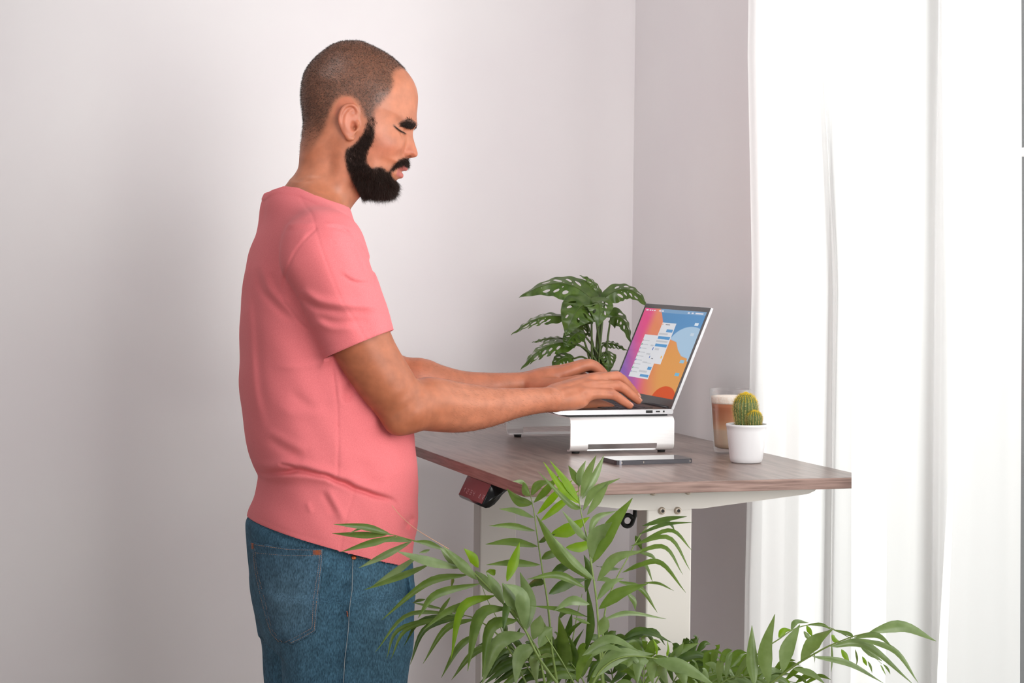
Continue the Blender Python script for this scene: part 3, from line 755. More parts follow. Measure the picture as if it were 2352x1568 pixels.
torso_rows = dense([(452, 655, 770, .045), (470, 612, 790, .075), (500, 597, 806, .115), (540, 583, 830, .150), (600, 566, 850, .166), (680, 554, 872, .168), (760, 551, 890, .168), (820, 550, 905, .168), (900, 552, 928, .168), (950, 556, 940, .168), (990, 562, 947, .168), (1040, 571, 952, .170), (1075, 584, 954, .170), (1095, 592, 955, .170), (1140, 584, 956, .174), (1185, 571, 956, .178), (1240, 568, 953, .182), (1300, 566, 945, .182), (1340, 566, 940, .182)])
TL = rows_to_loft(torso_rows, TT)
near_sh = P(742, 590, 3.505); across = np.array([.08, .385, 0])
arm_px = [((742, 592, 3.505), .058), ((790, 700, 3.52), .0565), ((845, 815, 3.535), .0505), ((893, 888, 3.55), .0475), ((928, 938, 3.565), .0405)]
fore_px = [((932, 938, 3.567), .0405), ((968, 930, 3.585), .0435), ((1005, 932, 3.61), .0448), ((1060, 938, 3.65), .0418), ((1120, 935, 3.69), .0355), ((1180, 926, 3.73), .0275), ((1235, 920, 3.768), .0228), ((1265, 918, 3.787), .0212)]
W3 = lambda L: [(P(*a), r) for a, r in L]
man.add(loft_fn(TL, -.017, zlo=.845, zhi=1.56), (TL[1][30][0], TL[1][30][1], 1.1), .6, .02)
man.cone(P(715, 500, 3.66), P(742, 575, 3.54), .05, .052, .03)
man.cone(P(715, 500, 3.66)+np.array([0, .10, 0]), P(742, 575, 3.54)+across*.95, .05, .052, .03)
man.chain(W3(arm_px), .02); man.chain(W3(fore_px), .018)
man.ell(P(912, 968, 3.545), (.018, .018, .02), None, .02)             # elbow point
man.cone(P(985, 905, 3.60), P(1090, 918, 3.675), .024, .018, .02)     # forearm muscle
man.cone(P(1225, 918, 3.755), P(1268, 917, 3.775), .0165, .0185, .012); man.cone(P(1225, 916, 3.785), P(1268, 910, 3.81), .0165, .0185, .012)
man.ell(P(1262, 907, 3.768), (.010, .012, .009), None, .01)            # wrist bone
# near hand (right): nearest finger is the little one
fing = {
 'little': ([(1276, 925, 3.783), (1342, 906, 3.806), (1403, 905.5, 3.826), (1428, 919, 3.836), (1446, 931, 3.845)], (.0165, .0120, .0092, .0083, .0070)),
 'ring': ([(1277, 913, 3.790), (1357, 890, 3.826), (1419, 887, 3.846), (1447, 904.5, 3.858), (1465.5, 919.5, 3.868)], (.0170, .0128, .0099, .0088, .0073)),
 'middle': ([(1277, 906, 3.800), (1364, 876, 3.846), (1417, 866, 3.868), (1444, 888, 3.882), (1463, 910, 3.890)], (.0170, .0130, .0100, .0090, .0074)),
 'index': ([(1275, 902, 3.812), (1358, 872, 3.868), (1408, 868, 3.892), (1436, 887, 3.905), (1452, 908, 3.912)], (.0170, .0128, .0098, .0088, .0072))}
for nme, (pts, r) in fing.items(): man.chain([(P(*a), b) for a, b in zip(pts, r)], .0036)
man.ell(P(1312, 921, 3.797), (.034, .016, .0165), None, .012)
man.ell(P(1325, 903, 3.825), (.034, .024, .017), None, .012)
man.chain([(P(1285, 922, 3.815), .017), (P(1330, 925, 3.86), .0135), (P(1372, 928, 3.885), .0105), (P(1402, 936, 3.898), .0085)], .006)
for nme, bk in (('little', (1341, 899, 3.80)), ('ring', (1356, 882, 3.822)), ('middle', (1364, 867, 3.842))): man.ell(P(*bk), (.008, .007, .006), None, .008)
for nme in ('little', 'ring', 'middle'):
    q = fing[nme][0][2]; man.ell(P(q[0], q[1]-3, q[2]-.001), (.0085, .008, .0075), None, .006)
# far arm and hand (left)
man.chain([(near_sh+across, .055), (P(800, 720, 3.90), .052), (P(858, 822, 3.92), .046), (P(900, 872, 3.93), .039)], .02)
man.chain(W3([((900, 872, 3.93), .039), ((960, 871, 3.935), .041), ((1000, 883, 3.94), .039), ((1060, 893, 3.95), .0345), ((1130, 890, 3.965), .0285), ((1195, 886, 3.985), .0235)]), .018)
man.cone(P(1150, 884, 3.96), P(1200, 880, 3.975), .017, .019, .012); man.cone(P(1150, 886, 3.99), P(1200, 882, 4.01), .017, .019, .012)
far = {
 'index': ([(1203, 880, 3.975), (1296, 857, 3.972), (1354, 838, 3.978), (1381, 857, 3.985), (1394, 880, 3.99)], (.0185, .0140, .0105, .0092, .0076)),
 'middle': ([(1203, 876, 3.990), (1298, 852, 3.994), (1353, 836, 4.000), (1384, 856, 4.007), (1398, 882, 4.012)], (.0185, .0140, .0105, .0094, .0078)),
 'ring': ([(1203, 878, 4.005), (1294, 856, 4.016), (1346, 842, 4.024), (1376, 862, 4.03), (1390, 886, 4.035)], (.0180, .0130, .0100, .0088, .0074)),
 'little': ([(1203, 882, 4.018), (1286, 864, 4.036), (1328, 858, 4.044), (1352, 874, 4.05), (1366, 892, 4.054)], (.0170, .0120, .0090, .0080, .0068))}
for nme, (pts, r) in far.items(): man.chain([(P(*a), b) for a, b in zip(pts, r)], .004)
man.ell(P(1262, 868, 3.985), (.036, .022, .018), None, .014)
man.chain([(P(1225, 888, 3.965), .018), (P(1290, 884, 3.945), .0145), (P(1345, 872, 3.945), .0112), (P(1385, 876, 3.955), .0088)], .006)
# legs and feet inside the trousers
jean_rows = dense([(1120, 590, 945, .168), (1180, 566, 946, .176), (1240, 567, 947, .182), (1300, 571, 947, .186), (1345, 574, 946, .188), (1390, 579, 945, .190), (1440, 588, 943, .190), (1500, 597, 937, .190), (1568, 600, 929, .190), (1640, 600, 920, .19)])
JL = rows_to_loft(jean_rows, TT)
hip = JL[1][len(JL[1])//2]
leg_rows = dense([(1330, 574, 946, .094), (1390, 579, 945, .098), (1440, 588, 943, .099), (1500, 597, 937, .099), (1568, 601, 928, .098), (1700, 608, 905, .093), (1900, 640, 880, .085), (2100, 650, 860, .078), (2300, 655, 845, .074), (2480, 660, 840, .072)], 60)
LL = rows_to_loft(leg_rows, TT, 33)
for s in (-1, 1):
    man.add(loft_fn(LL, -.016, dy=s*.093, zlo=.05, zhi=.86), (hip[0], hip[1]+s*.093, .45), .6, .02)
    man.ell((hip[0]+.05, hip[1]+s*.093, .036), (.14, .048, .042), None, .02)
C5 = lambda *pts: [(1230+x/7.127, 800+y/7.127) for x, y in pts]
hand_lines = [(C5((820, 590), (1000, 575), (1150, 562), (1330, 548)), -.0017, 2.6), (C5((880, 740), (1080, 728), (1200, 738), (1300, 752)), -.0016, 2.6), (C5((430, 610), (620, 560), (800, 500), (900, 470)), .0011, 4), (C5((420, 690), (600, 650), (780, 625)), .0010, 4),
 (C5((400, 640), (600, 605), (780, 565)), -.0009, 4), (C5((420, 760), (600, 730), (760, 720)), -.0008, 4), (C5((310, 780), (330, 880), (318, 1000)), -.0012, 4), (C5((350, 790), (372, 880), (362, 980)), -.0006, 3),
 (C5((780, 740), (800, 760), (830, 775)), -.0010, 4), (C5((800, 830), (860, 880), (930, 890)), -.0009, 4), (C5((1290, 610), (1370, 590)), -.0005, 2), (C5((1300, 640), (1380, 620)), -.0005, 2), (C5((1190, 770), (1270, 760)), -.0005, 2), (C5((1300, 470), (1370, 460)), -.0005, 2), (C5((1400, 860), (1440, 830)), -.0004, 2),
 (C5((0, 560), (200, 600), (420, 640)), .0008, 6), (C5((0, 690), (140, 700), (300, 690)), -.0008, 6),
 ([(985, 905), (1040, 925), (1110, 930), (1180, 918)], .0016, 12), ([(990, 950), (1060, 962), (1140, 952)], -.0014, 12), ([(950, 870), (962, 905), (950, 950)], -.0016, 10), ([(1000, 890), (1080, 905), (1180, 905)], -.0012, 8)]
def hand_relief(p):
    x, y = projv(p); d = np.zeros(len(p)); near_ = p[:, 1] < .60
    for l, h, wd in hand_lines:
        l = np.asarray(l, float); q = near_ & (x > l[:, 0].min()-3*wd) & (x < l[:, 0].max()+3*wd) & (y > l[:, 1].min()-3*wd) & (y < l[:, 1].max()+3*wd)
        if q.any():
            dd, s_ = line_ds(x[q], y[q], l); d[q] -= h*np.exp(-(dd/wd)**2)*np.clip(np.minimum(s_, 1-s_)/.2, .15, 1)
    return d
def projv(p):
    d = p-CAM; z = d@F_; return CX+FPX*(d@R_)/z, CY-FPX*(d@U_)/z
man.bump(hand_relief, P(1220, 920, 3.75), .34)
V, Q = man.mesh((-.75, .12, -.02), (.50, 1.00, 1.86), .0021)
keep = np.ones(len(V), bool)
N = vnormals(V, Q)
X, Y, W = hloc(V)
# what the skin carries: cropped hair, stubble, lips
hair_poly = smooth_poly([(905, 142), (903, 178), (907, 200), (902, 222), (893, 234), (884, 246), (872, 258), (866, 270), (858, 285), (845, 280), (838, 262), (822, 238), (803, 232), (785, 238), (772, 254), (764, 275), (756, 296), (745, 318), (730, 345), (690, 362), (640, 362), (640, 60), (860, 60)], 4)
beard_poly = smooth_poly([(869, 272), (868, 299), (865, 327), (856, 345), (849, 360), (848, 377), (859, 390), (880, 388), (894, 396), (904, 385), (912, 376), (929, 363), (942, 364), (948, 372), (943, 384), (930, 383), (914, 387), (906, 397), (903, 406), (909, 412), (917, 414), (925, 430), (918, 458), (897, 475), (840, 470), (822, 440), (806, 405), (799, 374), (800, 352), (816, 341), (840, 313), (852, 278)], 4)
Xe = X-26*np.exp(-(W/52)**2)*np.clip((240-Y)/60, 0, 1)
hd = poly_sd(Xe, Y, hair_poly); inhead = (Y < 480) & (np.abs(W) < 120) & (X > 600) & (X < 1000)
earm = np.zeros(len(V), bool)
for s in (-1, 1):
    ex = X-(803 if s < 0 else 800); ey = Y-280
    earm |= (np.abs(W) > 94) & (np.sign(W) == s) & ((ex/27)**2+(ey/46)**2 < 1)
hair_m = np.where(inhead, ss(-hd, -7, 9), 0)*(~earm)
nape = np.where(inhead & (X < 790) & (Y > 285), np.clip((352-Y)/50, 0, 1)*.55*np.clip((775-X)/40, 0, 1), 0)*(~earm)
hair_m = hair_m*np.where(X < 790, np.clip((362-Y)/85, 0, 1)**.8, 1)
bd = poly_sd(X, Y, beard_poly); beard_m = np.where(inhead, ss(-bd, -3, 6), 0)
lipd = np.minimum(line_d(X, Y, [(901, 392), (918, 388.5), (930, 386.5), (938, 387)]), line_d(X, Y, [(901, 393), (912, 399), (919, 402.5), (926, 403)]))
lip_m = np.where(inhead & (np.abs(W) < 32) & (X > 896), ss(-lipd, -7, -4.2), 0)
skin = np.tile(np.array(srgb(184, 116, 87)[:3]), (len(V), 1))
rnd = np.random.RandomState(5)
armm = ss(-np.abs(V[:, 2]-1.2), -.3, -.1)
warm = np.exp(-((X-890)/34)**2-((Y-345)/26)**2)*.35*inhead+earm*.4+np.exp(-((X-945)/18)**2-((Y-350)/16)**2)*.4*inhead
skin = skin*(1-warm[:, None])+warm[:, None]*np.array(srgb(178, 94, 72)[:3])
for nme in ('little', 'ring', 'middle', 'index'):      # ruddier knuckles and finger ends
    for i, a_ in ((2, .5), (4, .45), (1, .3), (3, .25)):
        q_ = P(*fing[nme][0][i]); e_ = a_*np.exp(-((V-q_)**2).sum(1)/.011**2); skin = skin*(1-e_[:, None])+e_[:, None]*np.array(srgb(188, 104, 82)[:3])
arm_shade = np.clip((1.40-V[:, 2])/.1, 0, 1)*(V[:, 2] > 1.1)*np.clip((-.0-V[:, 0])/.1, 0, 1)*.6      # upper arm's shade painted into the skin colour
skin = skin*(1-arm_shade[:, None])+arm_shade[:, None]*np.array(srgb(158, 88, 56)[:3])
hcol = np.array(srgb(74, 58, 49)[:3]); bcol = np.array(srgb(44, 31, 26)[:3]); lcol = np.array(srgb(178, 100, 92)[:3])
colr = skin*(1-lip_m[:, None])+lcol*lip_m[:, None]
hm = np.clip(hair_m*.80*(.8+.35*rnd.rand(len(V))), 0, 1)
colr = colr*(1-hm[:, None])+hcol*hm[:, None]
bm_ = np.clip(beard_m*(1-lip_m)*.9*np.clip((Y-255)/70, .35, 1), 0, 1); colr = colr*(1-bm_[:, None])+bcol*bm_[:, None]
lidm = inhead*np.exp(-(line_d(X, Y, [(909, 296), (914, 300.5), (919, 304.5), (924, 307), (931, 309)])/2.6)**2)*.75*(np.abs(W) > 14)
browm = np.where(inhead & (np.abs(W) > 10) & (np.abs(W) < 66), ss(-poly_sd(X, Y, [(912, 291), (920, 287), (934, 282.5), (945, 280.5), (956, 285), (958, 291), (950, 294), (932, 292.5)]), -4, 2), 0)*.85
lm_ = np.maximum(lidm, browm); colr = colr*(1-lm_[:, None])+bcol*lm_[:, None]
M['skin'] = mat('skin', (.6, .35, .25), .46, spec=.45)
attr_color(M['skin'])
b = M['skin'].node_tree.nodes['Principled BSDF']; b.inputs['Subsurface Weight'].default_value = .12; b.inputs['Subsurface Radius'].default_value = (.012, .005, .003); b.inputs['Subsurface Scale'].default_value = 1.0
nz = node(M['skin'], 'ShaderNodeTexNoise', i_Scale=420, i_Detail=3); bp = node(M['skin'], 'ShaderNodeBump', i_Strength=.18, i_Distance=.0006)
n3 = node(M['skin'], 'ShaderNodeTexNoise', i_Scale=55, i_Detail=5); mr = node(M['skin'], 'ShaderNodeMapRange'); mr.inputs[1].default_value = .3; mr.inputs[2].default_value = .7; mr.inputs[3].default_value = .86; mr.inputs[4].default_value = 1.12
vm = node(M['skin'], 'ShaderNodeVectorMath', operation='SCALE'); vcn = [n for n in M['skin'].node_tree.nodes if n.type == 'VERTEX_COLOR'][0]
link(M['skin'], vcn, 'Color', vm, 0); link(M['skin'], n3, 'Fac', mr, 0); link(M['skin'], mr, 0, vm, 'Scale'); link(M['skin'], vm, 0, b, 'Base Color')
tc = node(M['skin'], 'ShaderNodeTexCoord'); link(M['skin'], tc, 'Object', n3, 'Vector'); link(M['skin'], tc, 'Object', nz, 'Vector'); link(M['skin'], nz, 'Fac', bp, 'Height'); link(M['skin'], bp, 'Normal', b, 'Normal')
person = mesh_obj('person', V, Q, M['skin'], None, True, np.hstack([colr, np.ones((len(V), 1))]))
person['label'] = 'man in pink t-shirt and blue jeans standing typing at the desk'; person['category'] = 'person'
BV, BN, BQ = V, N, Q

# short hair and beard: single strands
def strands(name, idx, length, rad, direct, spread, m, seed=1, curl=0.0, parent=None):
    rs = np.random.RandomState(seed); n = len(idx); Vs = []; Fs = []
    jt = rs.randn(n, 3)*.0011; jt -= BN[idx]*(jt*BN[idx]).sum(1)[:, None]; p = BV[idx]-BN[idx]*.0004+jt; d = BN[idx]*direct[0]+direct[1]+rs.randn(n, 3)*spread; d /= np.linalg.norm(d, axis=1)[:, None]
    L = length*(.6+.6*rs.rand(n)); bend = rs.randn(n, 3)*curl
    s = np.cross(d, rs.randn(n, 3)); s /= np.linalg.norm(s, axis=1)[:, None]
    mid = p+d*(L*.55)[:, None]; tip = mid+(d+bend+direct[2])*(L*.45)[:, None]
    V_ = np.stack([p-s*rad, p+s*rad, mid+s*rad*.8, mid-s*rad*.8, tip], 1).reshape(-1, 3)
    o = np.arange(n)[:, None]*5
    tri = np.concatenate([o+np.array([[0, 1, 2]]), o+np.array([[0, 2, 3]]), o+np.array([[3, 2, 4]])], 0)
    return mesh_obj(name, V_, tri.astype(np.int32), m, parent)
def pick(w, n, seed):
    rs = np.random.RandomState(seed); w = w/w.sum(); return rs.choice(len(w), n, p=w)
M['hair'] = mat('dark_brown_hair', srgb(50, 36, 30), .55, spec=.3)
M['beard'] = mat('near_black_beard', srgb(46, 33, 28), .6, spec=.25)
down = -U_*.75+R_*.15
strands('buzz_cut_hair', pick(np.clip(hair_m-.12, 0, 1)**1.5, 30000, 2), .0036, .00016, (1, -U_*.55-R_*.25, 0), .30, M['hair'], 3, parent=person)
chin = np.clip((Y-335)/90, 0, 1)
wb = beard_m*(1-lip_m)*np.where(Y > 395, 1.3, 1)*np.clip((Y-262)/50, .15, 1)
strands('beard', pick(wb*np.where(Y < 395, 1, 0)*np.where(bd < -2, 1, .3), 14000, 4), .0072, .00017, (.55, down, -U_*.1), .28, M['beard'], 5, .25, parent=person)
strands('beard', pick(wb*np.where((Y >= 385) & (bd < -4), 1, 0), 13000, 6), .0150, .0002, (.8, down*.9, R_*.0), .26, M['beard'], 7, .3, parent=person)
fw = ((V[:, 0] > -.03) & (V[:, 0] < .22) & (V[:, 2] > 1.1) & (V[:, 2] < 1.3)).astype(float)
strands('arm_hair', pick(fw, 3600, 21), .0075, .00006, (.35, R_*.8-U_*.35, -U_*.15), .25, M['hair'], 22, .15, parent=person)
brow_poly = [(911, 291), (920, 286), (934, 281), (945, 279), (956, 284), (959, 292), (950, 296), (932, 293.5), (918, 294)]
br = np.where(inhead & (np.abs(W) > 10) & (np.abs(W) < 62), ss(-poly_sd(X, Y, brow_poly), -1.5, 2), 0)
for s in (-1, 1):
    strands('eyebrow', pick(br*(np.sign(W) == s), 3600, 9+s), .0056, .00024, (.35, R_*-.6+U_*.05, -U_*.1), .16, M['beard'], 11+s, .1, parent=person)
    lash = [(910, 297, 0), (914, 300.5, 0), (918.5, 304, 0), (923, 306.5, 0), (928, 308.5, 0), (931, 308.8, 0)]
    E_ = []
    for x, y, v in lash:       # lid rim, laid on the face
        c_ = np.where((np.abs(X-x) < 2.2) & (np.abs(Y-y) < 2.2) & (W*s > 0))[0]; i_ = c_[np.argmax(np.abs(W[c_]))]
        E_.append(HW(x, y, W[i_])+BN[i_]*.0005)
    E_ = spline(E_, 24); parts = [tube_data(E_, [.0003+.0006*math.sin(math.pi*i/23) for i in range(24)], 6)]
    rs = random.Random(4)
    for q in E_[3:]:
        for _ in range(3):
            d = R_*rs.uniform(.4, .9)-U_*rs.uniform(.3, .7)-F_*0+F_*s*rs.uniform(.0, .4); sd = np.cross(d, F_); sd = sd/np.linalg.norm(sd)*.00022; parts.append(([q-sd, q+sd, q+d/np.linalg.norm(d)*rs.uniform(.004, .0065)], [(0, 1, 2)]))
    Vv, Fv = merge(parts); mesh_obj('eyelashes', Vv, Fv, M['beard'], person)
# finger nails on the near hand
M['nail'] = mat('finger_nail', srgb(206, 150, 132), .3)
for nme in ('little', 'ring', 'middle'):
    p2, p3 = P(*fing[nme][0][3]), P(*fing[nme][0][4]); d = (p3-p2)/np.linalg.norm(p3-p2); up = -F_*.62+U_*.72; up = up-d*(up@d); up /= np.linalg.norm(up); sd = np.cross(d, up); r = fing[nme][1][4]
    Vn = []; Fn = []
    for i in range(6):
        for k in range(7):
            a = (k-3)/3*.95; f = i/5
            wv = r*.72*(1-.25*(abs(f-.5)*2)**3)
            Vn.append(p3+d*(-.0055+.0105*f)+sd*wv*math.sin(a)+up*(r*1.04*math.cos(a*.9)+.0002-(.0012*f*f)))
    for i in range(5):
        for k in range(6): Fn.append((i*7+k, i*7+k+1, (i+1)*7+k+1, (i+1)*7+k))
    o = mesh_obj('finger_nail', Vn, Fn, M['nail'], person, True); md = o.modifiers.new('t', 'SOLIDIFY'); md.thickness = .0006

# ------------------------------------------------------------------ t-shirt
def relief(lines, near=True):
    """folds and seams: (outline in the picture, height in m, half width in px); positive stands out"""
    pre = [(spline(l, len(l)*4) if len(l) > 2 else np.asarray(l, float), h, wd) for l, h, wd in lines]
    def fn(p):
        x, y = projv(p)
        m = np.ones(len(p)) if not near else np.clip((TTmid(p))/.03+.5, 0, 1)
        d = np.zeros(len(p))
        for l, h, wd in pre:
            lo = l.min(0)-wd*3; hi = l.max(0)+wd*3
            q = (x > lo[0]) & (x < hi[0]) & (y > lo[1]) & (y < hi[1]) & (m > 0)
            if q.any():
                dd, s = line_ds(x[q], y[q], l); tp = 1 if wd < 4 else np.clip(np.minimum(s, 1-s)/.22, 0, 1)**.8
                d[q] -= h*np.exp(-(dd/wd)**2)*m[q]*tp
        return d
    return fn
def projv(p):
    d = p-CAM; z = d@F_; return CX+FPX*(d@R_)/z, CY-FPX*(d@U_)/z
MIDY = TL[1][40][1]
def TTmid(p): return (MIDY+.02)-p[:, 1]
C4 = lambda *pts: [(520+x/2.6125, 400+y/2.6125) for x, y in pts]
C2 = lambda *pts: [(540+x/2.667, 980+y/2.667) for x, y in pts]
shirt_rows = dense([(425, 624, 804, .088), (445, 611, 804, .098), (470, 603, 804, .116), (500, 596, 808, .136), (540, 583, 830, .158), (600, 565, 852, .176), (680, 553, 874, .178), (760, 550, 891, .177), (820, 549, 906, .176), (900, 551, 929, .175), (950, 556, 940, .175), (990, 562, 947, .176), (1040, 571, 953, .178), (1066, 580, 955, .179), (1085, 589, 955, .178), (1100, 594, 956, .179), (1140, 584, 957, .182), (1185, 568, 957, .186), (1240, 566, 948, .190), (1300, 566, 940, .192), (1345, 566, 940, .192)], 80)
SL = rows_to_loft(shirt_rows, TT)
shirt = Imp()
shirt.add(loft_fn(SL, 0, n=2.3), (SL[1][40][0], SL[1][40][1], 1.2), .6, 0)
sl_px = [((742, 586, 3.505), .0700), ((786, 684, 3.515), .0665), ((826, 790, 3.53), .0630), ((842, 832, 3.538), .062)]
cuffn = R_*.387-U_*.922; cuffn /= np.linalg.norm(cuffn)
cuffs = []
for s in (0, 1):
    pts = [P(*a)+across*s for a, r in sl_px]; rad = [r for a, r in sl_px]
    cc = pts[2]; cuffs.append(cc)
    A = np.array(pts); rr = np.array(rad)
    def fn(p, A=A, rr=rr, cc=cc):
        d = np.full(len(p), 9.0)
        for i in range(len(A)-1):
            ba = A[i+1]-A[i]; t = np.clip((p-A[i])@ba/(ba@ba), 0, 1); e = p-A[i]-t[:, None]*ba
            e = e-.12*(e@F_)[:, None]*F_
            d = np.minimum(d, np.sqrt((e*e).sum(1))-(rr[i]+(rr[i+1]-rr[i])*t))
        return np.maximum(d, (p-cc)@cuffn)
    shirt.add(fn, (A[0]+A[-1])/2, .24, .022)
    shirt.cone(P(705, 488, 3.655)+np.array([0, .10*s, 0]), P(742, 570, 3.53)+across*s*.96, .052, .062, .035)
folds_shirt = [
 (C4((535, 330), (470, 392), (400, 490), (352, 620), (340, 750), (385, 810), (435, 885), (485, 930)), -.0014, 3.2),
 (C4((500, 285), (450, 395), (380, 490), (330, 620), (318, 750)), .0009, 9),
 (C4((445, 140), (480, 200), (520, 255), (550, 380), (620, 580), (700, 770), (770, 870), (835, 990)), -.0008, 2.4),
 (C4((340, 312), (440, 296), (545, 300)), .0020, 7), (C4((330, 275), (430, 262), (510, 250)), .0015, 6), (C4((350, 345), (460, 330), (540, 322)), -.0010, 6),
 (C4((600, 310), (690, 330), (760, 372)), -.0024, 4), (C4((600, 290), (700, 308), (770, 352)), .0020, 5),
 (C4((450, 690), (530, 748), (620, 772), (700, 782), (830, 790), (960, 800)), .0056, 11), (C4((440, 725), (520, 785), (600, 812), (720, 825)), -.0040, 9),
 (C4((690, 600), (760, 645), (830, 655), (885, 662)), -.0026, 4), (C4((690, 575), (760, 618), (840, 632)), .0022, 7),
 (C4((770, 380), (826, 470), (862, 540), (880, 620), (887, 705)), -.0045, 5), (C4((745, 400), (800, 480), (835, 560), (850, 640)), .0030, 9),
 (C4((530, 845), (640, 885), (720, 890), (860, 880)), -.0026, 9), (C4((520, 880), (640, 925), (780, 920)), .0026, 9),
 (C4((630, 400), (655, 420)), -.001, 4), (C4((590, 1090), (720, 1040), (840, 985), (1000, 925)), .0, 3),
 (C4((560, 1060), (700, 1010), (830, 950), (990, 890)), -.0007, 2.0),
 (C4((190, 560), (215, 690), (270, 760), (345, 835), (430, 890)), -.0042, 10), (C4((205, 520), (240, 660), (300, 735), (370, 800)), .0034, 10),
 (C4((140, 640), (135, 780), (150, 1000), (170, 1300), (215, 1480), (260, 1568)), .0026, 12), (C4((172, 640), (168, 780), (182, 1000), (205, 1280), (255, 1440)), -.0020, 12),
 (C4((265, 590), (310, 700), (340, 760)), -.002, 8), (C4((150, 300), (125, 450), (112, 640)), .0025, 8),
 (C4((280, 1155), (420, 1158), (560, 1140), (640, 1120)), .0016, 8), (C4((300, 1400), (450, 1440), (600, 1400)), .0020, 14), (C4((380, 1300), (520, 1400), (640, 1370)), -.0022, 12),
 (C4((630, 1110), (640, 1180), (650, 1260), (665, 1400), (668, 1510)), -.0018, 3), (C4((655, 1110), (680, 1260), (700, 1400)), .0028, 10),
 (C4((750, 1240), (730, 1320), (715, 1370)), -.006, 12), (C4((900, 1250), (960, 1340), (940, 1480), (900, 1600)), -.0050, 13),
 (C2((630, 0), (632, 120), (628, 250), (622, 320)), -.0018, 3), (C2((730, 380), (715, 450), (690, 520), (672, 600), (655, 680), (642, 760)), -.0014, 3),
 (C2((135, 255), (180, 285), (260, 282), (330, 276), (400, 266), (500, 290), (560, 300), (620, 330), (680, 350), (725, 375), (800, 400), (860, 422), (960, 450), (1010, 500)), -.0100, 6),
 (C2((100, 215), (200, 245), (300, 225), (400, 232), (500, 262), (620, 300), (690, 318), (760, 352), (860, 388), (980, 430)), .0068, 11),
 (C2((150, 300), (300, 300), (500, 318), (620, 352), (720, 400)), .0030, 8), (C2((265, 228), (330, 240), (385, 262)), -.004, 4),
 (C2((560, 380), (600, 450), (640, 520), (672, 590)), .0036, 9), (C2((530, 390), (575, 470), (615, 545)), -.0030, 8), (C2((440, 460), (455, 500), (470, 530)), .002, 6),
 (C2((950, 460), (1000, 540), (1050, 620), (1080, 700)), -.0045, 8), (C2((1020, 650), (1060, 590), (1090, 540)), -.005, 8),
 (C2((200, 60), (300, 130), (420, 200)), -.0025, 12), (C2((190, 20), (310, 90), (440, 150)), .0028, 12), (C2((700, 150), (820, 200), (960, 180)), .0020, 16),
 (C2((150, 560), (330, 640), (520, 690), (700, 712), (900, 735), (1060, 700)), -.0006, 2)]
shirt.bump(relief(folds_shirt), (-.2, .3, 1.2), .9)
def weave(p):
    x, y, v = hloc(p); top_ = np.clip((p[:, 2]-1.30)/.1, 0, 1)
    und = .0011*np.sin(x*.047+y*.021+v*.02)*np.sin(y*.028-x*.012+1)+.0007*np.sin(x*.09-y*.05+v*.04)
    yl = neckline(x, v)-y
    return und-.0016*ss(yl, -19, -15)*(yl < 3)
def neckline(x, v): return np.interp(x, [600, 650, 700, 750, 797, 830], [442, 463, 471, 494, 508, 520])-25*np.minimum(1.15, ((v+16)/104)**2)
shirt.bump(weave, (-.2, .5, 1.2), 1)
V, Q = shirt.mesh((-.62, .08, .86), (.30, 1.05, 1.62), .0022)
def trim(V, Q, g, grad=None):
    """drop what lies beyond g = 0 and pull the border onto it"""
    vals = g(V); f = (vals[Q] > 0).all(1); Q = Q[~f]; used = np.zeros(len(V), bool); used[Q] = True
    out = np.where(used & (vals > 0))[0]
    if len(out):
        e = 1e-4; gr_ = np.stack([(g(V[out]+e*np.eye(3)[i])-vals[out])/e for i in range(3)], 1)
        V = V.copy(); V[out] -= gr_*(vals[out]/((gr_**2).sum(1)+1e-12))[:, None]
    return V, Q
hb, hf = P(569, 1186, TT), P(928, 1287, TT); hn = np.cross(hf-hb, np.array([0, 1.0, 0])); hn /= np.linalg.norm(hn); hn = hn if hn[2] < 0 else -hn
V, Q = trim(V, Q, lambda p: (p-hb)@hn)
def gneck(p):
    x, y, v = hloc(p); return np.where((x > 560) & (x < 850) & (np.abs(v) < 185) & (y < 540), neckline(x, v)-y, -5)/HS
V, Q = trim(V, Q, gneck)
for cc in cuffs:
    g = (V-cc)@cuffn; r = np.linalg.norm((V-cc)-g[:, None]*cuffn, axis=1)
    fn_ = np.cross(V[Q[:, 2]]-V[Q[:, 0]], V[Q[:, 3]]-V[Q[:, 1]]); fn_ /= np.linalg.norm(fn_, axis=1)[:, None]+1e-12
    cap = (fn_@cuffn > .55) & (np.abs(g[Q]).max(1) < .005) & (r[Q].max(1) < .085)
    capv = np.zeros(len(V), bool); capv[Q[cap]] = True; Q = Q[~cap]
    used = np.bincount(Q.ravel(), minlength=len(V)); bd_ = capv & (used > 0); V = V.copy(); V[bd_] -= g[bd_][:, None]*cuffn
def compact(V, Q):
    u = np.unique(Q); m_ = np.full(len(V), -1); m_[u] = np.arange(len(u)); return V[u], m_[Q]
V, Q = compact(V, Q)
V = relax_border(relax_border(V, Q), Q)
M['shirt'] = noisy(mat('pink_jersey', srgb(238, 126, 134), .85, spec=.2), srgb(222, 114, 119), srgb(230, 124, 128), nscale=700, detail=2, bump=.12, bdist=.0004)
M['shirt'].node_tree.nodes['Principled BSDF'].inputs['Sheen Weight'].default_value = .06
sh = mesh_obj('t_shirt', V, Q, M['shirt'], person, True)
md = sh.modifiers.new('cloth', 'SOLIDIFY'); md.thickness = .0022; md.offset = -1

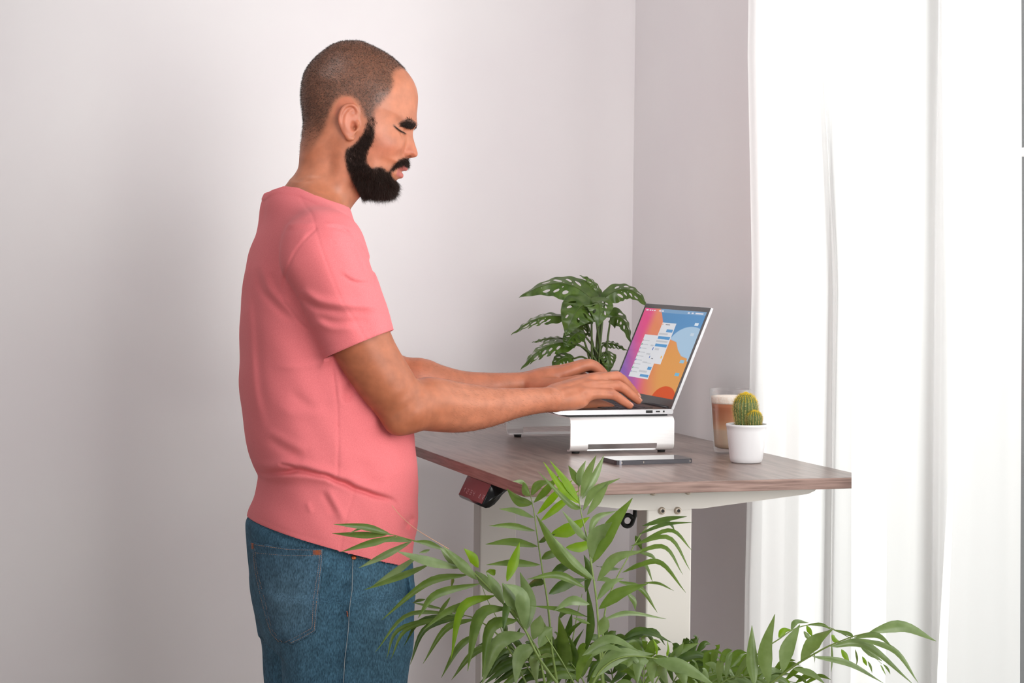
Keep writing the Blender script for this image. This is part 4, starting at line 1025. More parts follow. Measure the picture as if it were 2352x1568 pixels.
# ------------------------------------------------------------------ jeans
jr = dense([(1130, 600, 925, .150), (1170, 585, 930, .158), (1195, 567, 934, .166), (1215, 564, 938, .172), (1250, 567, 942, .178), (1300, 571, 946, .183), (1345, 574, 946, .186), (1390, 580, 945, .188), (1440, 589, 943, .190), (1480, 596, 939, .190)])
JL2 = rows_to_loft(jr, TT)
jeans = Imp()
zcro = P(750, 1470, TT)[2]
jeans.add(loft_fn(JL2, 0, n=2.3, zlo=zcro, zhi=P(750, 1140, TT)[2]), (hip[0], hip[1], .95), .5, 0)
for s in (-1, 1): jeans.add(loft_fn(LL, .004, dy=s*.094, zlo=.03, zhi=P(750, 1345, TT)[2]), (hip[0], hip[1]+s*.094, .45), .6, .018)
folds_jeans = [
 (C2((715, 770), (712, 850), (700, 1000), (690, 1120), (683, 1250), (668, 1400), (655, 1568)), -.0022, 2.6), (C2((690, 770), (685, 1000), (668, 1250), (640, 1568)), .0016, 6),
 (C2((640, 1060), (670, 1100), (692, 1105)), -.002, 4), (C2((640, 1150), (665, 1170), (690, 1165)), .002, 4),
 (C2((430, 1320), (400, 1420), (385, 1568)), .0040, 16), (C2((270, 1400), (262, 1480), (262, 1568)), -.0035, 8), (C2((560, 1200), (545, 1400), (520, 1568)), -.0018, 18),
 (C2((1035, 860), (1045, 960), (1065, 1080)), -.0055, 7), (C2((1060, 830), (1075, 960), (1085, 1060)), .003, 7), (C2((900, 1000), (930, 1200), (960, 1400)), .002, 18),
 (C2((95, 1150), (150, 1290), (185, 1420), (170, 1568)), -.006, 9), (C2((80, 700), (100, 900), (130, 1080)), -.0016, 6), (C2((80, 640), (300, 700), (520, 745), (700, 775)), .0012, 7),
 (C2((760, 900), (850, 1000), (900, 1150)), -.0016, 18)]
jeans.bump(relief(folds_jeans), (-.2, .3, .8), .9)
jeans.bump(lambda p: .0009*np.sin(p[:, 2]*55+p[:, 0]*30)*np.sin(p[:, 0]*48-p[:, 2]*21+p[:, 1]*17), (-.2, .5, .6), 1)
V, Q = jeans.mesh((-.50, .16, .0), (.05, .90, 1.06), .0026)
V, Q = trim(V, Q, lambda p: p[:, 2]-(P(750, 1146, TT)[2]))
V, Q = trim(V, Q, lambda p: .036-p[:, 2])
V, Q = compact(V, Q); N = vnormals(V, Q); x, y = projv(V)
fade = np.exp(-((x-655)/75)**2-((y-1400)/150)**2)*.5+np.exp(-((x-870)/60)**2-((y-1420)/160)**2)*.35
seam = np.exp(-(line_d(x, y, C2((690, 780), (690, 1000), (672, 1250), (645, 1568)))/10)**2)*(V[:, 1] < MIDY)
cblue = np.tile(lin(60, 92, 112), (len(V), 1)); cl = lin(110, 138, 154); cdk = lin(40, 66, 86)
cblue = cblue*(1-.38*fade[:, None])+cl*.38*fade[:, None]
blot = (.5+.5*np.sin(y*.16)*np.sin(y*.043+1))*seam*.6; cblue = cblue*(1-blot[:, None])+cdk*blot[:, None]
dm = mat('washed_denim', srgb(66, 104, 130), .85, spec=.15)
vc = node(dm, 'ShaderNodeVertexColor', layer_name='Col'); tc = node(dm, 'ShaderNodeTexCoord'); mp = node(dm, 'ShaderNodeMapping'); mp.inputs['Scale'].default_value = (1, 1, .35); mp.inputs['Rotation'].default_value = (0, .5, 0)
nz = node(dm, 'ShaderNodeTexNoise', i_Scale=520, i_Detail=3); n2 = node(dm, 'ShaderNodeTexNoise', i_Scale=38, i_Detail=4); ad = node(dm, 'ShaderNodeMath', operation='MULTIPLY_ADD'); ad.inputs[1].default_value = 1.0; ad.inputs[2].default_value = .2
mr = node(dm, 'ShaderNodeMapRange'); mr.inputs[1].default_value = .32; mr.inputs[2].default_value = .68; mr.inputs[3].default_value = .62; mr.inputs[4].default_value = 1.5
m2_ = node(dm, 'ShaderNodeMapRange'); m2_.inputs[1].default_value = .3; m2_.inputs[2].default_value = .7; m2_.inputs[3].default_value = .82; m2_.inputs[4].default_value = 1.18
mm = node(dm, 'ShaderNodeMath', operation='MULTIPLY'); vm = node(dm, 'ShaderNodeVectorMath', operation='SCALE'); bb = dm.node_tree.nodes['Principled BSDF']; bp = node(dm, 'ShaderNodeBump', i_Strength=.25, i_Distance=.0006)
link(dm, tc, 'Object', mp, 'Vector'); link(dm, mp, 'Vector', nz, 'Vector'); link(dm, tc, 'Object', n2, 'Vector'); link(dm, nz, 'Fac', mr, 0); link(dm, n2, 'Fac', m2_, 0)
link(dm, mr, 0, mm, 0); link(dm, m2_, 0, mm, 1); link(dm, vc, 'Color', vm, 0); link(dm, mm, 0, vm, 'Scale'); link(dm, vm, 0, bb, 'Base Color'); link(dm, nz, 'Fac', bp, 'Height'); link(dm, bp, 'Normal', bb, 'Normal')
jo = mesh_obj('jeans', V, Q, dm, person, True, np.hstack([cblue, np.ones((len(V), 1))]))
facing = ((V-CAM)*N).sum(1) < 0
fidx = np.where(facing & (V[:, 1] < MIDY+.05))[0]; fx, fy = x[fidx], y[fidx]
def surf(px, py, lift=.0):
    d = (fx-px)**2+(fy-py)**2; k = np.argpartition(d, 6)[:6]; wgt = 1/(d[k]+1e-3); wgt /= wgt.sum()
    nn = (N[fidx[k]]*wgt[:, None]).sum(0); nn /= np.linalg.norm(nn)
    p0 = (V[fidx[k]]*wgt[:, None]).sum(0); c = P(px, py, (p0-CAM)@F_); return c+nn*lift, nn
def patch(name, poly, lift):
    """panel sewn onto the surface: a grid over the outline, laid on the cloth"""
    poly = np.asarray(poly, float); lo, hi = poly.min(0), poly.max(0); st_ = 4.0
    gx = np.arange(lo[0]-st_, hi[0]+st_*2, st_); gy = np.arange(lo[1]-st_, hi[1]+st_*2, st_); A, B = np.meshgrid(gx, gy)
    sd = poly_sd(A.ravel(), B.ravel(), poly); A = A.ravel(); B = B.ravel(); nx_ = len(gx)
    e = .5; gxx = (poly_sd(A+e, B, poly)-sd)/e; gyy = (poly_sd(A, B+e, poly)-sd)/e
    mv = (sd > 0) & (sd < st_*1.5); A = A-np.where(mv, gxx*sd, 0); B = B-np.where(mv, gyy*sd, 0); okv = (sd < st_*1.45)
    Vp = []; 
    for i in range(len(A)):
        if okv[i]: q, nn = surf(A[i], B[i], lift if sd[i] < -2 else lift*.35); Vp.append(q)
        else: Vp.append(np.zeros(3))
    Qp = [(j*nx_+i, j*nx_+i+1, (j+1)*nx_+i+1, (j+1)*nx_+i) for j in range(len(gy)-1) for i in range(nx_-1)]
    Qp = np.array([q for q in Qp if okv[list(q)].all()]); Vp, Qp = compact(np.array(Vp), Qp)
    xx, yy = projv(Vp); ed = -poly_sd(xx, yy, poly); tt_ = np.exp(-((ed-9)/7)**2)*.55*(.6+.4*np.sin(xx*.9+yy*.9))
    cc_ = np.tile(lin(68, 97, 117), (len(Vp), 1)); f_ = np.exp(-((xx-655)/60)**2-((yy-1380)/80)**2)[:, None]*.3; cc_ = cc_*(1-f_)+cl*f_; cc_ = cc_*(1-tt_[:, None])+cdk*tt_[:, None]
    o = mesh_obj(name, Vp, Qp, dm, jo, True, np.hstack([cc_, np.ones((len(Vp), 1))]))
    md = o.modifiers.new('t', 'SOLIDIFY'); md.thickness = .0012; md.offset = -1
    return o
def stitches(name, pl, m, step=4.4, dash=2.9, lift=.0016, r=.00045):
    pl = np.asarray(pl, float); seg = np.sqrt((np.diff(pl, axis=0)**2).sum(1)); s = np.concatenate([[0], np.cumsum(seg)]); parts = []
    for k in np.arange(0, s[-1]-dash, step):
        a = [np.interp(k, s, pl[:, i]) for i in (0, 1)]; b2 = [np.interp(k+dash, s, pl[:, i]) for i in (0, 1)]
        pa, na = surf(*a, lift); pb, nb_ = surf(*b2, lift); parts.append(tube_data([pa, (pa+pb)/2+na*.0003, pb], [r, r, r], 5))
    Vs, Fs = merge(parts); return mesh_obj(name, Vs, Fs, m, jo)
pocket = C2((112, 708), (330, 738), (540, 745), (537, 830), (530, 900), (512, 1080), (495, 1255), (395, 1312), (300, 1355), (262, 1310), (225, 1270), (190, 1170), (165, 1080), (140, 960), (120, 850))
pk = patch('back_pocket', pocket, .0022)
M['tan_thread'] = mat('tan_thread', srgb(178, 140, 112), .7); M['pale_thread'] = mat('pale_thread', srgb(150, 160, 166), .7); M['rust_thread'] = mat('rust_thread', srgb(170, 92, 54), .7)
def inset(pl, d):
    pl = np.asarray(pl, float); c = pl.mean(0); v = c-pl; return pl+v/np.linalg.norm(v, axis=1)[:, None]*d
ins = inset(pocket, 4.5); ins2 = inset(pocket, 12)
stitches('stitching', list(ins)+[ins[0]], M['tan_thread'], lift=.0030)
stitches('stitching', list(ins2[2:])+[ins2[0]], M['tan_thread'], lift=.0030)
stitches('stitching', C2((135, 770), (330, 788), (520, 790)), M['tan_thread'], lift=.0030)
for c0 in ((505, 768), (118, 728)):
    stitches('bar_tack', C2(*[(c0[0]-26+52*(k % 2), c0[1]-14+3.2*k) for k in range(10)]) if c0[0] > 300 else C2(*[(c0[0]-10+20*(k % 2), c0[1]-18+4*k) for k in range(10)]), M['rust_thread'], 3, 3, .0034, .0005)
stitches('stitching', C2((722, 785), (716, 1000), (700, 1120), (693, 1250), (672, 1420), (664, 1568)), M['pale_thread'], 2.6, 2.5, .0010, .0006)
stitches('stitching', C2((725, 800), (840, 812), (930, 822)), M['tan_thread'], lift=.0012)
stitches('bar_tack', C2(*[(680+10*(k % 2), 1130+4.5*k) for k in range(9)]), M['rust_thread'], 3, 3, .0014, .0005)
p_, n_ = surf(540+727/2.667, 980+800/2.667, .0); a_ = np.cross(n_, [0, 0, 1]); a_ /= np.linalg.norm(a_)
Vv, Fv = tube_data([p_, p_+n_*.0012, p_+n_*.0022, p_+n_*.0026], [.0042, .0044, .0038, .002], 16); mesh_obj('rivet', Vv, Fv, mat('copper_rivet', srgb(188, 100, 60), .35, .8), jo, True)

# ------------------------------------------------------------------ leaves
def leaf_mat(name, ca, cb, rough=.36, trans=.32, scale=60):
    m = noisy(mat(name, ca, rough, spec=.55), ca, cb, (1, 1, 1), scale, 3)
    nt = m.node_tree; out = nt.nodes['Material Output']; b = nt.nodes['Principled BSDF']
    t = nt.nodes.new('ShaderNodeBsdfTranslucent'); t.inputs[0].default_value = (ca[0]*1.5+.02, ca[1]*1.5+.03, ca[2]*.8, 1); x = nt.nodes.new('ShaderNodeMixShader'); x.inputs[0].default_value = trans
    nt.links.new(b.outputs[0], x.inputs[1]); nt.links.new(t.outputs[0], x.inputs[2]); nt.links.new(x.outputs[0], out.inputs[0]); return m
M['mon'] = leaf_mat('glossy_dark_leaf', srgb(56, 82, 24), srgb(82, 108, 38), .32, .15)
M['mon_stem'] = mat('leaf_stalk', srgb(74, 92, 40), .5)
def vec(nh): n = nh[0]*R_+nh[1]*U_-nh[2]*F_; return n/np.linalg.norm(n)
MT = 4.34
mp0 = on(2, 1372, 972, ZT); mp0 = P(1372, 972, MT); mp0[2] = ZT
mon = empty('swiss_cheese_plant', mp0, 'potted plant with dark holed leaves behind the laptop in the corner', 'potted plant')
lathe('pot', [(0, .0006), (.040, .0006), (.043, .004), (.0505, .112), (.0525, .115), (.0525, .122), (.0505, .1235), (.048, .122), (.047, .106), (0, .106)], mp0, mat('pale_stone_pot', srgb(214, 212, 212), .4), mon, 56)
lathe('pot_rim', [(.0527, .1150), (.0531, .1155), (.0531, .1215), (.0527, .122)], mp0, mat('grey_band', srgb(150, 150, 152), .4), mon, 56)
lathe('soil', [(.0472, .1055), (.0472, .109), (.02, .112), (0, .113)], mp0, sm_, mon, 32)
def monstera_leaf(base, ctrl, tip, W, nh, fold=.25, holes=4, lobed=False, seed=0, droop=.0, stem=True, cup=0):
    rs = random.Random(seed)
    W *= 1.22
    b, c, t = [P(x, y, MT+d) for x, y, d in (base, ctrl, tip)]
    nS, nQ = 84, 44; n0 = vec(nh); V = []; ok = []
    hl = []
    for side in (-1, 1):
        for k in range(holes):
            s = .2+.58*(k+.5+rs.uniform(-.15, .15))/holes; hl.append((s, side*rs.uniform(.42, .55), .026+.018*rs.random(), .15+.09*rs.random()))
            if rs.random() < .3: hl.append((s+.055, side*rs.uniform(.15, .22), .014, .055))
    for i in range(nS+1):
        s = i/nS
        p = b*(1-s)**2+2*c*s*(1-s)+t*s*s; d = 2*(c-b)*(1-s)+2*(t-c)*s; d /= np.linalg.norm(d)
        sd = np.cross(d, n0); sd /= np.linalg.norm(sd); nn = np.cross(sd, d)
        wS = W*min(1, (s+.012)/.20)**.55*max(0, 1-max(0, (s-.26)/.74)**1.75)
        for j in range(nQ+1):
            q = j/nQ*2-1
            ss_ = s-(.10*abs(q)**1.5*(1-s) if s < .5 else 0)*0
            back = d*(-.35*W*max(0, 1-s/.28)*abs(q)**1.3)+d*(.10*W*abs(q))*(s > .28)*0
            y = abs(q)*wS
            V.append(p+sd*q*wS*math.cos(fold)+nn*(-y*math.sin(fold)-droop*(y/W)**2*W+.0016*math.sin(s*34)*abs(q)+cup*y*y/W)+back)
    Fq = []
    for i in range(nS):
        for j in range(nQ):
            s = (i+.5)/nS; q = (j+.5)/nQ*2-1; hole = False
            for (hs_, hq, rs_, rq) in hl:
                e = ((s-hs_-(abs(q)-abs(hq))*.22)/rs_)**2+((q-hq)/rq)**2
                if e < 1: hole = True; break
            if lobed and abs(q) > .62:
                for k in range(4):
                    if abs(s-(.34+.16*k)-(abs(q)-.62)*.25) < .012+.06*(abs(q)-.6): hole = True
            if not hole: Fq.append((i*(nQ+1)+j, i*(nQ+1)+j+1, (i+1)*(nQ+1)+j+1, (i+1)*(nQ+1)+j))
    Vc, Qc = compact(np.array(V), np.array(Fq)); Vc = relax_border(Vc, Qc)
    o = mesh_obj('leaf', Vc, Qc, M['mon'], mon, True)
    mid = [b*(1-s)**2+2*c*s*(1-s)+t*s*s+n0*.0004 for s in np.linspace(0, .97, 14)]
    tube('midrib', mid, [.0011*(1-.8*i/13) for i in range(14)], M['mon_stem'], o, 6)
    if stem:
        r0 = mp0+np.array([rs.uniform(-.018, .018), rs.uniform(-.014, .014), .108]); m_ = r0*.45+b*.55+np.array([0, 0, .022]); pts = spline([r0, r0*.7+m_*.3+np.array([0, 0, .015]), m_, b], 14)
        tube('stalk', pts, [.0027-.0009*i/13 for i in range(14)], M['mon_stem'], mon, 8)
L = monstera_leaf
L((1364, 694, 0), (1300, 612, -.01), (1192, 684, .02), .036, (-.15, .75, .65), .30, 4, seed=1)
L((1358, 700, -.03), (1322, 690, -.065), (1300, 772, -.075), .038, (-.25, .35, .9), .12, 3, seed=2, droop=.2)
L((1360, 698, -.03), (1388, 680, -.06), (1372, 752, -.07), .030, (.35, .40, .85), .15, 3, seed=3)
L((1390, 682, .0), (1450, 636, .0), (1489, 708, .0), .0235, (.25, .75, .65), .25, 4, seed=4)
L((1403, 730, .02), (1440, 712, .02), (1449, 792, .015), .0215, (.75, .25, .65), .3, 3, seed=5)
L((1293, 728, .0), (1232, 716, -.01), (1174, 770, .01), .020, (-.15, .85, .5), .2, 4, True, seed=6)
L((1312, 788, -.01), (1246, 778, -.03), (1196, 850, -.02), .0235, (-.3, .75, .6), .25, 4, True, seed=7)
L((1296, 778, .03), (1260, 772, .03), (1222, 787, .03), .014, (-.1, .9, .4), .2, 3, True, seed=8)
L((1330, 762, -.02), (1312, 768, -.04), (1296, 800, -.05), .020, (-.2, .5, .85), .2, 3, seed=9)
L((1315, 824, .0), (1288, 812, -.02), (1266, 850, -.02), .0205, (-.25, .55, .8), .25, 3, seed=10)
L((1389, 810, .0), (1404, 806, -.02), (1397, 860, -.02), .0185, (.35, .3, .9), .2, 3, seed=11, droop=.2)
L((1380, 690, .03), (1372, 640, .03), (1331, 633, .03), .010, (.3, .6, .7), .35, 2, seed=12)
L((1387, 790, .03), (1410, 783, .03), (1441, 806, .03), .0115, (.1, .8, .55), .2, 3, seed=13)
L((1350, 745, .05), (1330, 735, .05), (1318, 800, .06), .024, (0, .3, .95), .2, 3, seed=14)
tube('stalk', spline([mp0+np.array([.004, 0, .108]), P(1372, 800, MT), P(1376, 730, MT), P(1362, 694, MT)], 16), .0042, M['mon_stem'], mon, 10)

# ------------------------------------------------------------------ palm in front of the desk
M['pale'] = leaf_mat('sheen_palm_leaf', srgb(108, 130, 78), srgb(130, 150, 100), .34, .3)  # pale sage green with the blades' glossy sheen put into the colour
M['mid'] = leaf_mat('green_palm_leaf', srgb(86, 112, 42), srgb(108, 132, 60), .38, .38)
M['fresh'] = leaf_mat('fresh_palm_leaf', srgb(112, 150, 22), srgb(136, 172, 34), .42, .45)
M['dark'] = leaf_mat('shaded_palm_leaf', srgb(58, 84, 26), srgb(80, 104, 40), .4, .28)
M['rachis'] = mat('palm_stalk', srgb(112, 132, 62), .5); M['rachis_brown'] = mat('dry_palm_stalk', srgb(110, 96, 60), .6)
PT = 3.22
pp0 = P(1420, 1700, PT); pp0 = np.array([pp0[0]+.01, pp0[1]-.02, 0.])
palm = empty('potted_palm', pp0, 'bushy green palm with long arching fronds in front of the desk', 'potted palm')
lathe('pot', [(0, .001), (.105, .001), (.112, .01), (.135, .27), (.142, .275), (.142, .30), (.136, .302), (.13, .295), (.128, .262), (0, .262)], pp0, mat('clay_planter', srgb(196, 190, 184), .6), palm, 56)
lathe('soil', [(.128, .262), (.128, .268), (.06, .276), (0, .28)], pp0, sm_, palm, 32)
CB = lambda x, y: (740+x/2.613, 1000+y/2.613)
CC = lambda x, y: (740+x/4.041, 1180+y/4.041)
CE = lambda x, y: (1600+x/3.128, 1350+y/3.128)
prs = random.Random(8)
def leaflet(pts, wpx, t0, cv, tdir=0.0):
    """one blade: base, middle, tip in the picture; wpx its width; grows at depth t0 and drifts by tdir"""
    q = [cv(*p) for p in pts]; dz = tdir+prs.uniform(-.03, .03)
    w3 = [P(q[0][0], q[0][1], t0), P(q[1][0], q[1][1], t0+dz*.45), P(q[2][0], q[2][1], t0+dz)]
    n = 12; sp = spline(w3, n); hint = vec((prs.uniform(-.3, .3), .45+prs.uniform(-.2, .3), .85)); W = wpx*t0/FPX*.58; V = []; Fc = []
    for i in range(n):
        s = i/(n-1); d = sp[min(i+1, n-1)]-sp[max(i-1, 0)]; d /= np.linalg.norm(d)
        sd = np.cross(d, hint); sd /= np.linalg.norm(sd)+1e-9; nn = np.cross(sd, d)
        w_ = W*max(.04, (min(1, s/.38)**.6 if s < .38 else (1-((s-.38)/.62)**1.55)))
        for k in (-1, -.5, 0, .5, 1): V.append(sp[i]+sd*k*w_-nn*abs(k)*w_*.34+nn*.0)
    for i in range(n-1):
        for k in range(4): Fc.append((i*5+k, i*5+k+1, (i+1)*5+k+1, (i+1)*5+k))
    return V, Fc
def frond(rachis, t0, t1, leafs, mats_, cv, root=True, r=.0024, name='frond'):
    """a stalk with its blades; each blade names its material"""
    px = spline([cv(*p) for p in rachis], 30)
    tt = np.linspace(t0, t1, 30); pts = [P(x, y, t) for (x, y), t in zip(px, tt)]
    if root:
        r0 = pp0+np.array([prs.uniform(-.05, .05), prs.uniform(-.05, .05), .27]); pts = list(spline([r0, r0*.55+pts[0]*.45+np.array([0, 0, .03]), pts[0]], 10)[:-1])+pts
    groups = {}
    n = len(pts); rad = [r*(1-.75*i/(n-1)) for i in range(n)]
    st = tube(name, pts, rad, M['rachis'], palm, 7)
    for pl, wd, mn in leafs:
        q = np.array(cv(*pl[0])); k = int(np.argmin(((px-q)**2).sum(1)))
        groups.setdefault(mn, []).append(leaflet(pl, wd, tt[k], cv, prs.uniform(-.05, .02)))
    for mn, ps in groups.items():
        for v, f in ps: mesh_obj('leaflet', v, f, M[mn], st, True)
# far-reaching frond over the jeans
F1 = [(((640, 190), (400, 118), (105, 95)), 15, 'mid'), (((600, 195), (350, 190), (90, 180)), 15, 'mid'), (((640, 200), (420, 120), (240, 182)), 9, 'pale'), (((690, 205), (430, 270), (180, 350)), 17, 'mid'), (((830, 255), (560, 390), (340, 500)), 15, 'pale'),
      (((830, 252), (690, 232), (560, 262)), 12, 'pale'), (((900, 380), (650, 550), (465, 670)), 16, 'pale'), (((990, 470), (700, 585), (390, 705)), 15, 'mid'), (((1290, 500), (960, 425), (690, 345)), 22, 'pale'), (((1130, 330), (980, 265), (840, 252)), 14, 'mid'),
      (((1300, 510), (1180, 390), (1095, 312)), 20, 'pale'), (((1440, 610), (1290, 460), (1120, 300)), 22, 'pale'), (((1360, 560), (980, 630), (550, 985)), 17, 'mid'), (((1472, 645), (1060, 740), (890, 965)), 18, 'mid'), (((1600, 760), (1180, 890), (940, 1075)), 16, 'mid'),
      (((1600, 755), (1300, 860), (1195, 1345)), 21, 'fresh'), (((1720, 865), (1450, 940), (1350, 1460)), 24, 'mid'), (((1815, 985), (1560, 1050), (1490, 1510)), 24, 'mid'), (((1580, 735), (1490, 600), (1418, 525)), 22, 'pale'), (((1690, 835), (1620, 680), (1525, 545)), 24, 'pale'),
      (((1812, 965), (1760, 780), (1675, 640)), 28, 'pale'), (((1450, 500), (1400, 400), (1315, 320)), 20, 'fresh'), (((1600, 570), (1560, 510), (1525, 545)), 16, 'fresh'), (((1000, 330), (950, 345), (900, 360)), 8, 'pale')]
frond(((2010, 1280), (1870, 1060), (1700, 850), (1560, 700), (1380, 520), (1180, 360), (1000, 285), (840, 245), (640, 190), (400, 130)), 3.20, 3.30, F1, None, CC)
F1b = [(((1300, 935), (800, 930), (490, 1285)), 10, 'mid'), (((1290, 930), (730, 1060), (595, 1345)), 9, 'mid'), (((1300, 940), (800, 1060), (635, 1350)), 9, 'mid'), (((1310, 940), (930, 980), (755, 1230)), 10, 'dark'), (((1320, 950), (960, 1060), (815, 1400)), 13, 'dark'), (((1420, 970), (1150, 1060), (935, 1390)), 14, 'mid'),
       (((1460, 1100), (1270, 1230), (1105, 1520)), 14, 'mid'), (((1640, 1180), (1400, 1290), (1200, 1540)), 15, 'mid'), (((1200, 590), (1210, 620), (1195, 690)), 7, 'mid'), (((1190, 770), (1120, 870), (1060, 960)), 8, 'mid'), (((960, 790), (890, 800), (840, 830)), 8, 'dark'), (((1120, 880), (980, 850), (830, 820)), 7, 'mid')]
frond(((1780, 1330), (1640, 1130), (1440, 980), (1300, 935), (1100, 880), (960, 860)), 3.30, 3.42, F1b, None, CC, r=.0018)
F1c = [(((1200, 1060), (1130, 960), (1080, 885)), 34, 'pale'), (((1222, 1165), (1200, 960), (1100, 890)), 36, 'pale'), (((1225, 1170), (1235, 980), (1188, 820)), 32, 'pale'), (((1108, 875), (1150, 750), (1185, 640)), 22, 'fresh'), (((1220, 1190), (1060, 1235), (960, 1490)), 34, 'pale'), (((1280, 1258), (1190, 1320), (1160, 1500)), 32, 'pale'),
       (((1300, 1270), (1350, 1180), (1380, 1150)), 28, 'pale'), (((1265, 1225), (1295, 1140), (1310, 1078)), 28, 'pale'), (((1300, 1325), (1280, 1360), (1290, 1500)), 26, 'pale'), (((1300, 1330), (1350, 1315), (1390, 1330)), 12, 'pale'), (((1175, 1105), (1010, 1150), (960, 1450)), 26, 'mid'), (((1100, 1030), (950, 1070), (875, 1390)), 26, 'mid'), (((1150, 1000), (1110, 1030), (1085, 1180)), 18, 'dark')]
frond(((1420, 1500), (1300, 1330), (1220, 1170), (1160, 1060), (1100, 980)), 3.16, 3.18, F1c, None, CB, r=.003)
F2 = [(((1272, 492), (1170, 448), (1062, 440)), 16, 'mid'), (((1280, 572), (1140, 538), (1000, 542)), 15, 'mid'), (((1295, 665), (1140, 632), (980, 652)), 20, 'mid'), (((1310, 775), (1150, 758), (985, 775)), 19, 'mid'), (((1330, 890), (1280, 875), (1210, 925)), 20, 'dark'), (((1298, 640), (1340, 610), (1400, 590)), 16, 'dark'), (((1318, 742), (1380, 700), (1450, 680)), 22, 'mid'), (((1372, 832), (1450, 785), (1540, 770)), 19, 'dark'), (((1360, 952), (1470, 885), (1590, 860)), 24, 'dark'),
      (((1262, 410), (1180, 385), (1108, 318)), 24, 'mid'), (((1250, 362), (1220, 320), (1205, 280)), 20, 'mid'), (((1270, 402), (1350, 320), (1425, 235)), 16, 'mid'), (((1290, 472), (1390, 360), (1505, 265)), 17, 'fresh'), (((1312, 512), (1430, 410), (1545, 325)), 17, 'fresh'), (((1230, 300), (1190, 275), (1145, 275)), 9, 'pale'), (((1255, 360), (1300, 290), (1380, 275)), 18, 'mid'), (((1370, 592), (1490, 555), (1605, 488)), 30, 'fresh'), (((1462, 672), (1560, 660), (1652, 620)), 24, 'fresh'), (((1605, 862), (1420, 690), (1285, 478)), 26, 'mid')]
frond(((1380, 1300), (1365, 1120), (1350, 980), (1330, 860), (1305, 700), (1285, 560), (1270, 450), (1250, 360)), 3.22, 3.24, F2, None, CB)
F3 = [(((1545, 410), (1440, 310), (1328, 158)), 17, 'fresh'), (((1545, 400), (1470, 280), (1368, 150)), 18, 'fresh'), (((1538, 300), (1510, 230), (1478, 180)), 15, 'mid'), (((1540, 310), (1548, 225), (1582, 150)), 16, 'pale'), (((1552, 370), (1595, 230), (1645, 118)), 17, 'pale'), (((1560, 380), (1640, 240), (1692, 118)), 17, 'pale'), (((1565, 450), (1640, 320), (1790, 255)), 17, 'pale'), (((1590, 475), (1660, 370), (1725, 270)), 17, 'pale'), (((1560, 440), (1480, 400), (1295, 215)), 14, 'mid'),
      (((1600, 640), (1530, 560), (1440, 450)), 15, 'pale'), (((1640, 870), (1500, 740), (1380, 600)), 16, 'pale'), (((1578, 912), (1420, 835), (1230, 862)), 17, 'mid'), (((1605, 1012), (1500, 985), (1390, 1052)), 22, 'pale'), (((1600, 600), (1650, 490), (1770, 452)), 15, 'pale'), (((1622, 765), (1720, 560), (1862, 375)), 34, 'mid'), (((1620, 740), (1650, 600), (1740, 520)), 34, 'pale'), (((1650, 872), (1750, 735), (1920, 690)), 26, 'pale'), (((1650, 985), (1720, 890), (1810, 855)), 18, 'pale'),
      (((1660, 1040), (1780, 945), (1955, 888)), 26, 'mid'), (((1690, 1102), (1840, 1062), (2065, 1100)), 12, 'pale'), (((1610, 1130), (1560, 1110), (1500, 1090)), 8, 'mid'), (((1580, 1085), (1430, 1040), (1250, 1020)), 12, 'mid'), (((1660, 1200), (1690, 1130), (1695, 1080)), 24, 'pale')]
frond(((1680, 1480), (1662, 1220), (1645, 980), (1615, 770), (1590, 620), (1562, 500), (1545, 410), (1538, 300)), 3.12, 3.16, F3, None, CB)
F4 = [(((1900, 592), (2050, 532), (2225, 520)), 9, 'dark'), (((1880, 652), (2090, 565), (2220, 690)), 10, 'mid'), (((1850, 662), (2080, 610), (2210, 812)), 10, 'mid'), (((1830, 722), (2050, 665), (2165, 835)), 10, 'mid'), (((1822, 812), (2020, 755), (2182, 942)), 12, 'mid'), (((1800, 822), (1930, 770), (1985, 880)), 10, 'mid'), (((1770, 872), (1910, 915), (2012, 1062)), 12, 'mid'), (((1930, 882), (2020, 885), (2112, 932)), 7, 'mid'), (((1920, 542), (2060, 500), (2190, 485)), 13, 'dark'), (((1960, 520), (2080, 520), (2118, 570)), 12, 'dark'),
      (((1880, 600), (1900, 640), (1920, 690)), 12, 'dark'), (((1900, 700), (1980, 720), (2010, 765)), 9, 'mid'), (((1830, 940), (1870, 990), (1880, 1050)), 12, 'pale'), (((1790, 800), (1690, 790), (1640, 780)), 12, 'dark'), (((1760, 880), (1700, 860), (1650, 870)), 12, 'mid')]
frond(((1680, 1260), (1700, 1040), (1760, 870), (1830, 740), (1900, 610), (1960, 540), (2020, 515)), 3.20, 3.26, F4, None, CB, r=.0018)
F5 = [(((1560, 1320), (1720, 1215), (1905, 1295)), 22, 'pale'), (((1545, 1360), (1700, 1265), (1835, 1305)), 17, 'pale'), (((1620, 1450), (1780, 1310), (1990, 1310)), 34, 'pale'), (((1960, 1350), (1900, 1360), (1890, 1490)), 28, 'pale'), (((2010, 1340), (1980, 1380), (1985, 1500)), 26, 'pale'), (((2060, 1350), (2050, 1410), (2080, 1510)), 26, 'pale'), (((1985, 1342), (2160, 1380), (2360, 1500)), 34, 'pale'), (((2110, 1370), (2160, 1430), (2180, 1510)), 22, 'pale'), (((1530, 1480), (1560, 1360), (1620, 1310)), 18, 'mid'), (((2010, 1320), (2010, 1270), (1985, 1220)), 9, 'fresh'), (((2070, 1330), (2080, 1280), (2070, 1220)), 9, 'fresh'), (((1830, 1390), (1870, 1340), (1920, 1400)), 14, 'pale')]
frond(((1600, 1530), (1680, 1400), (1800, 1330), (1960, 1330), (2110, 1370), (2260, 1440)), 3.00, 3.02, F5, None, CB)
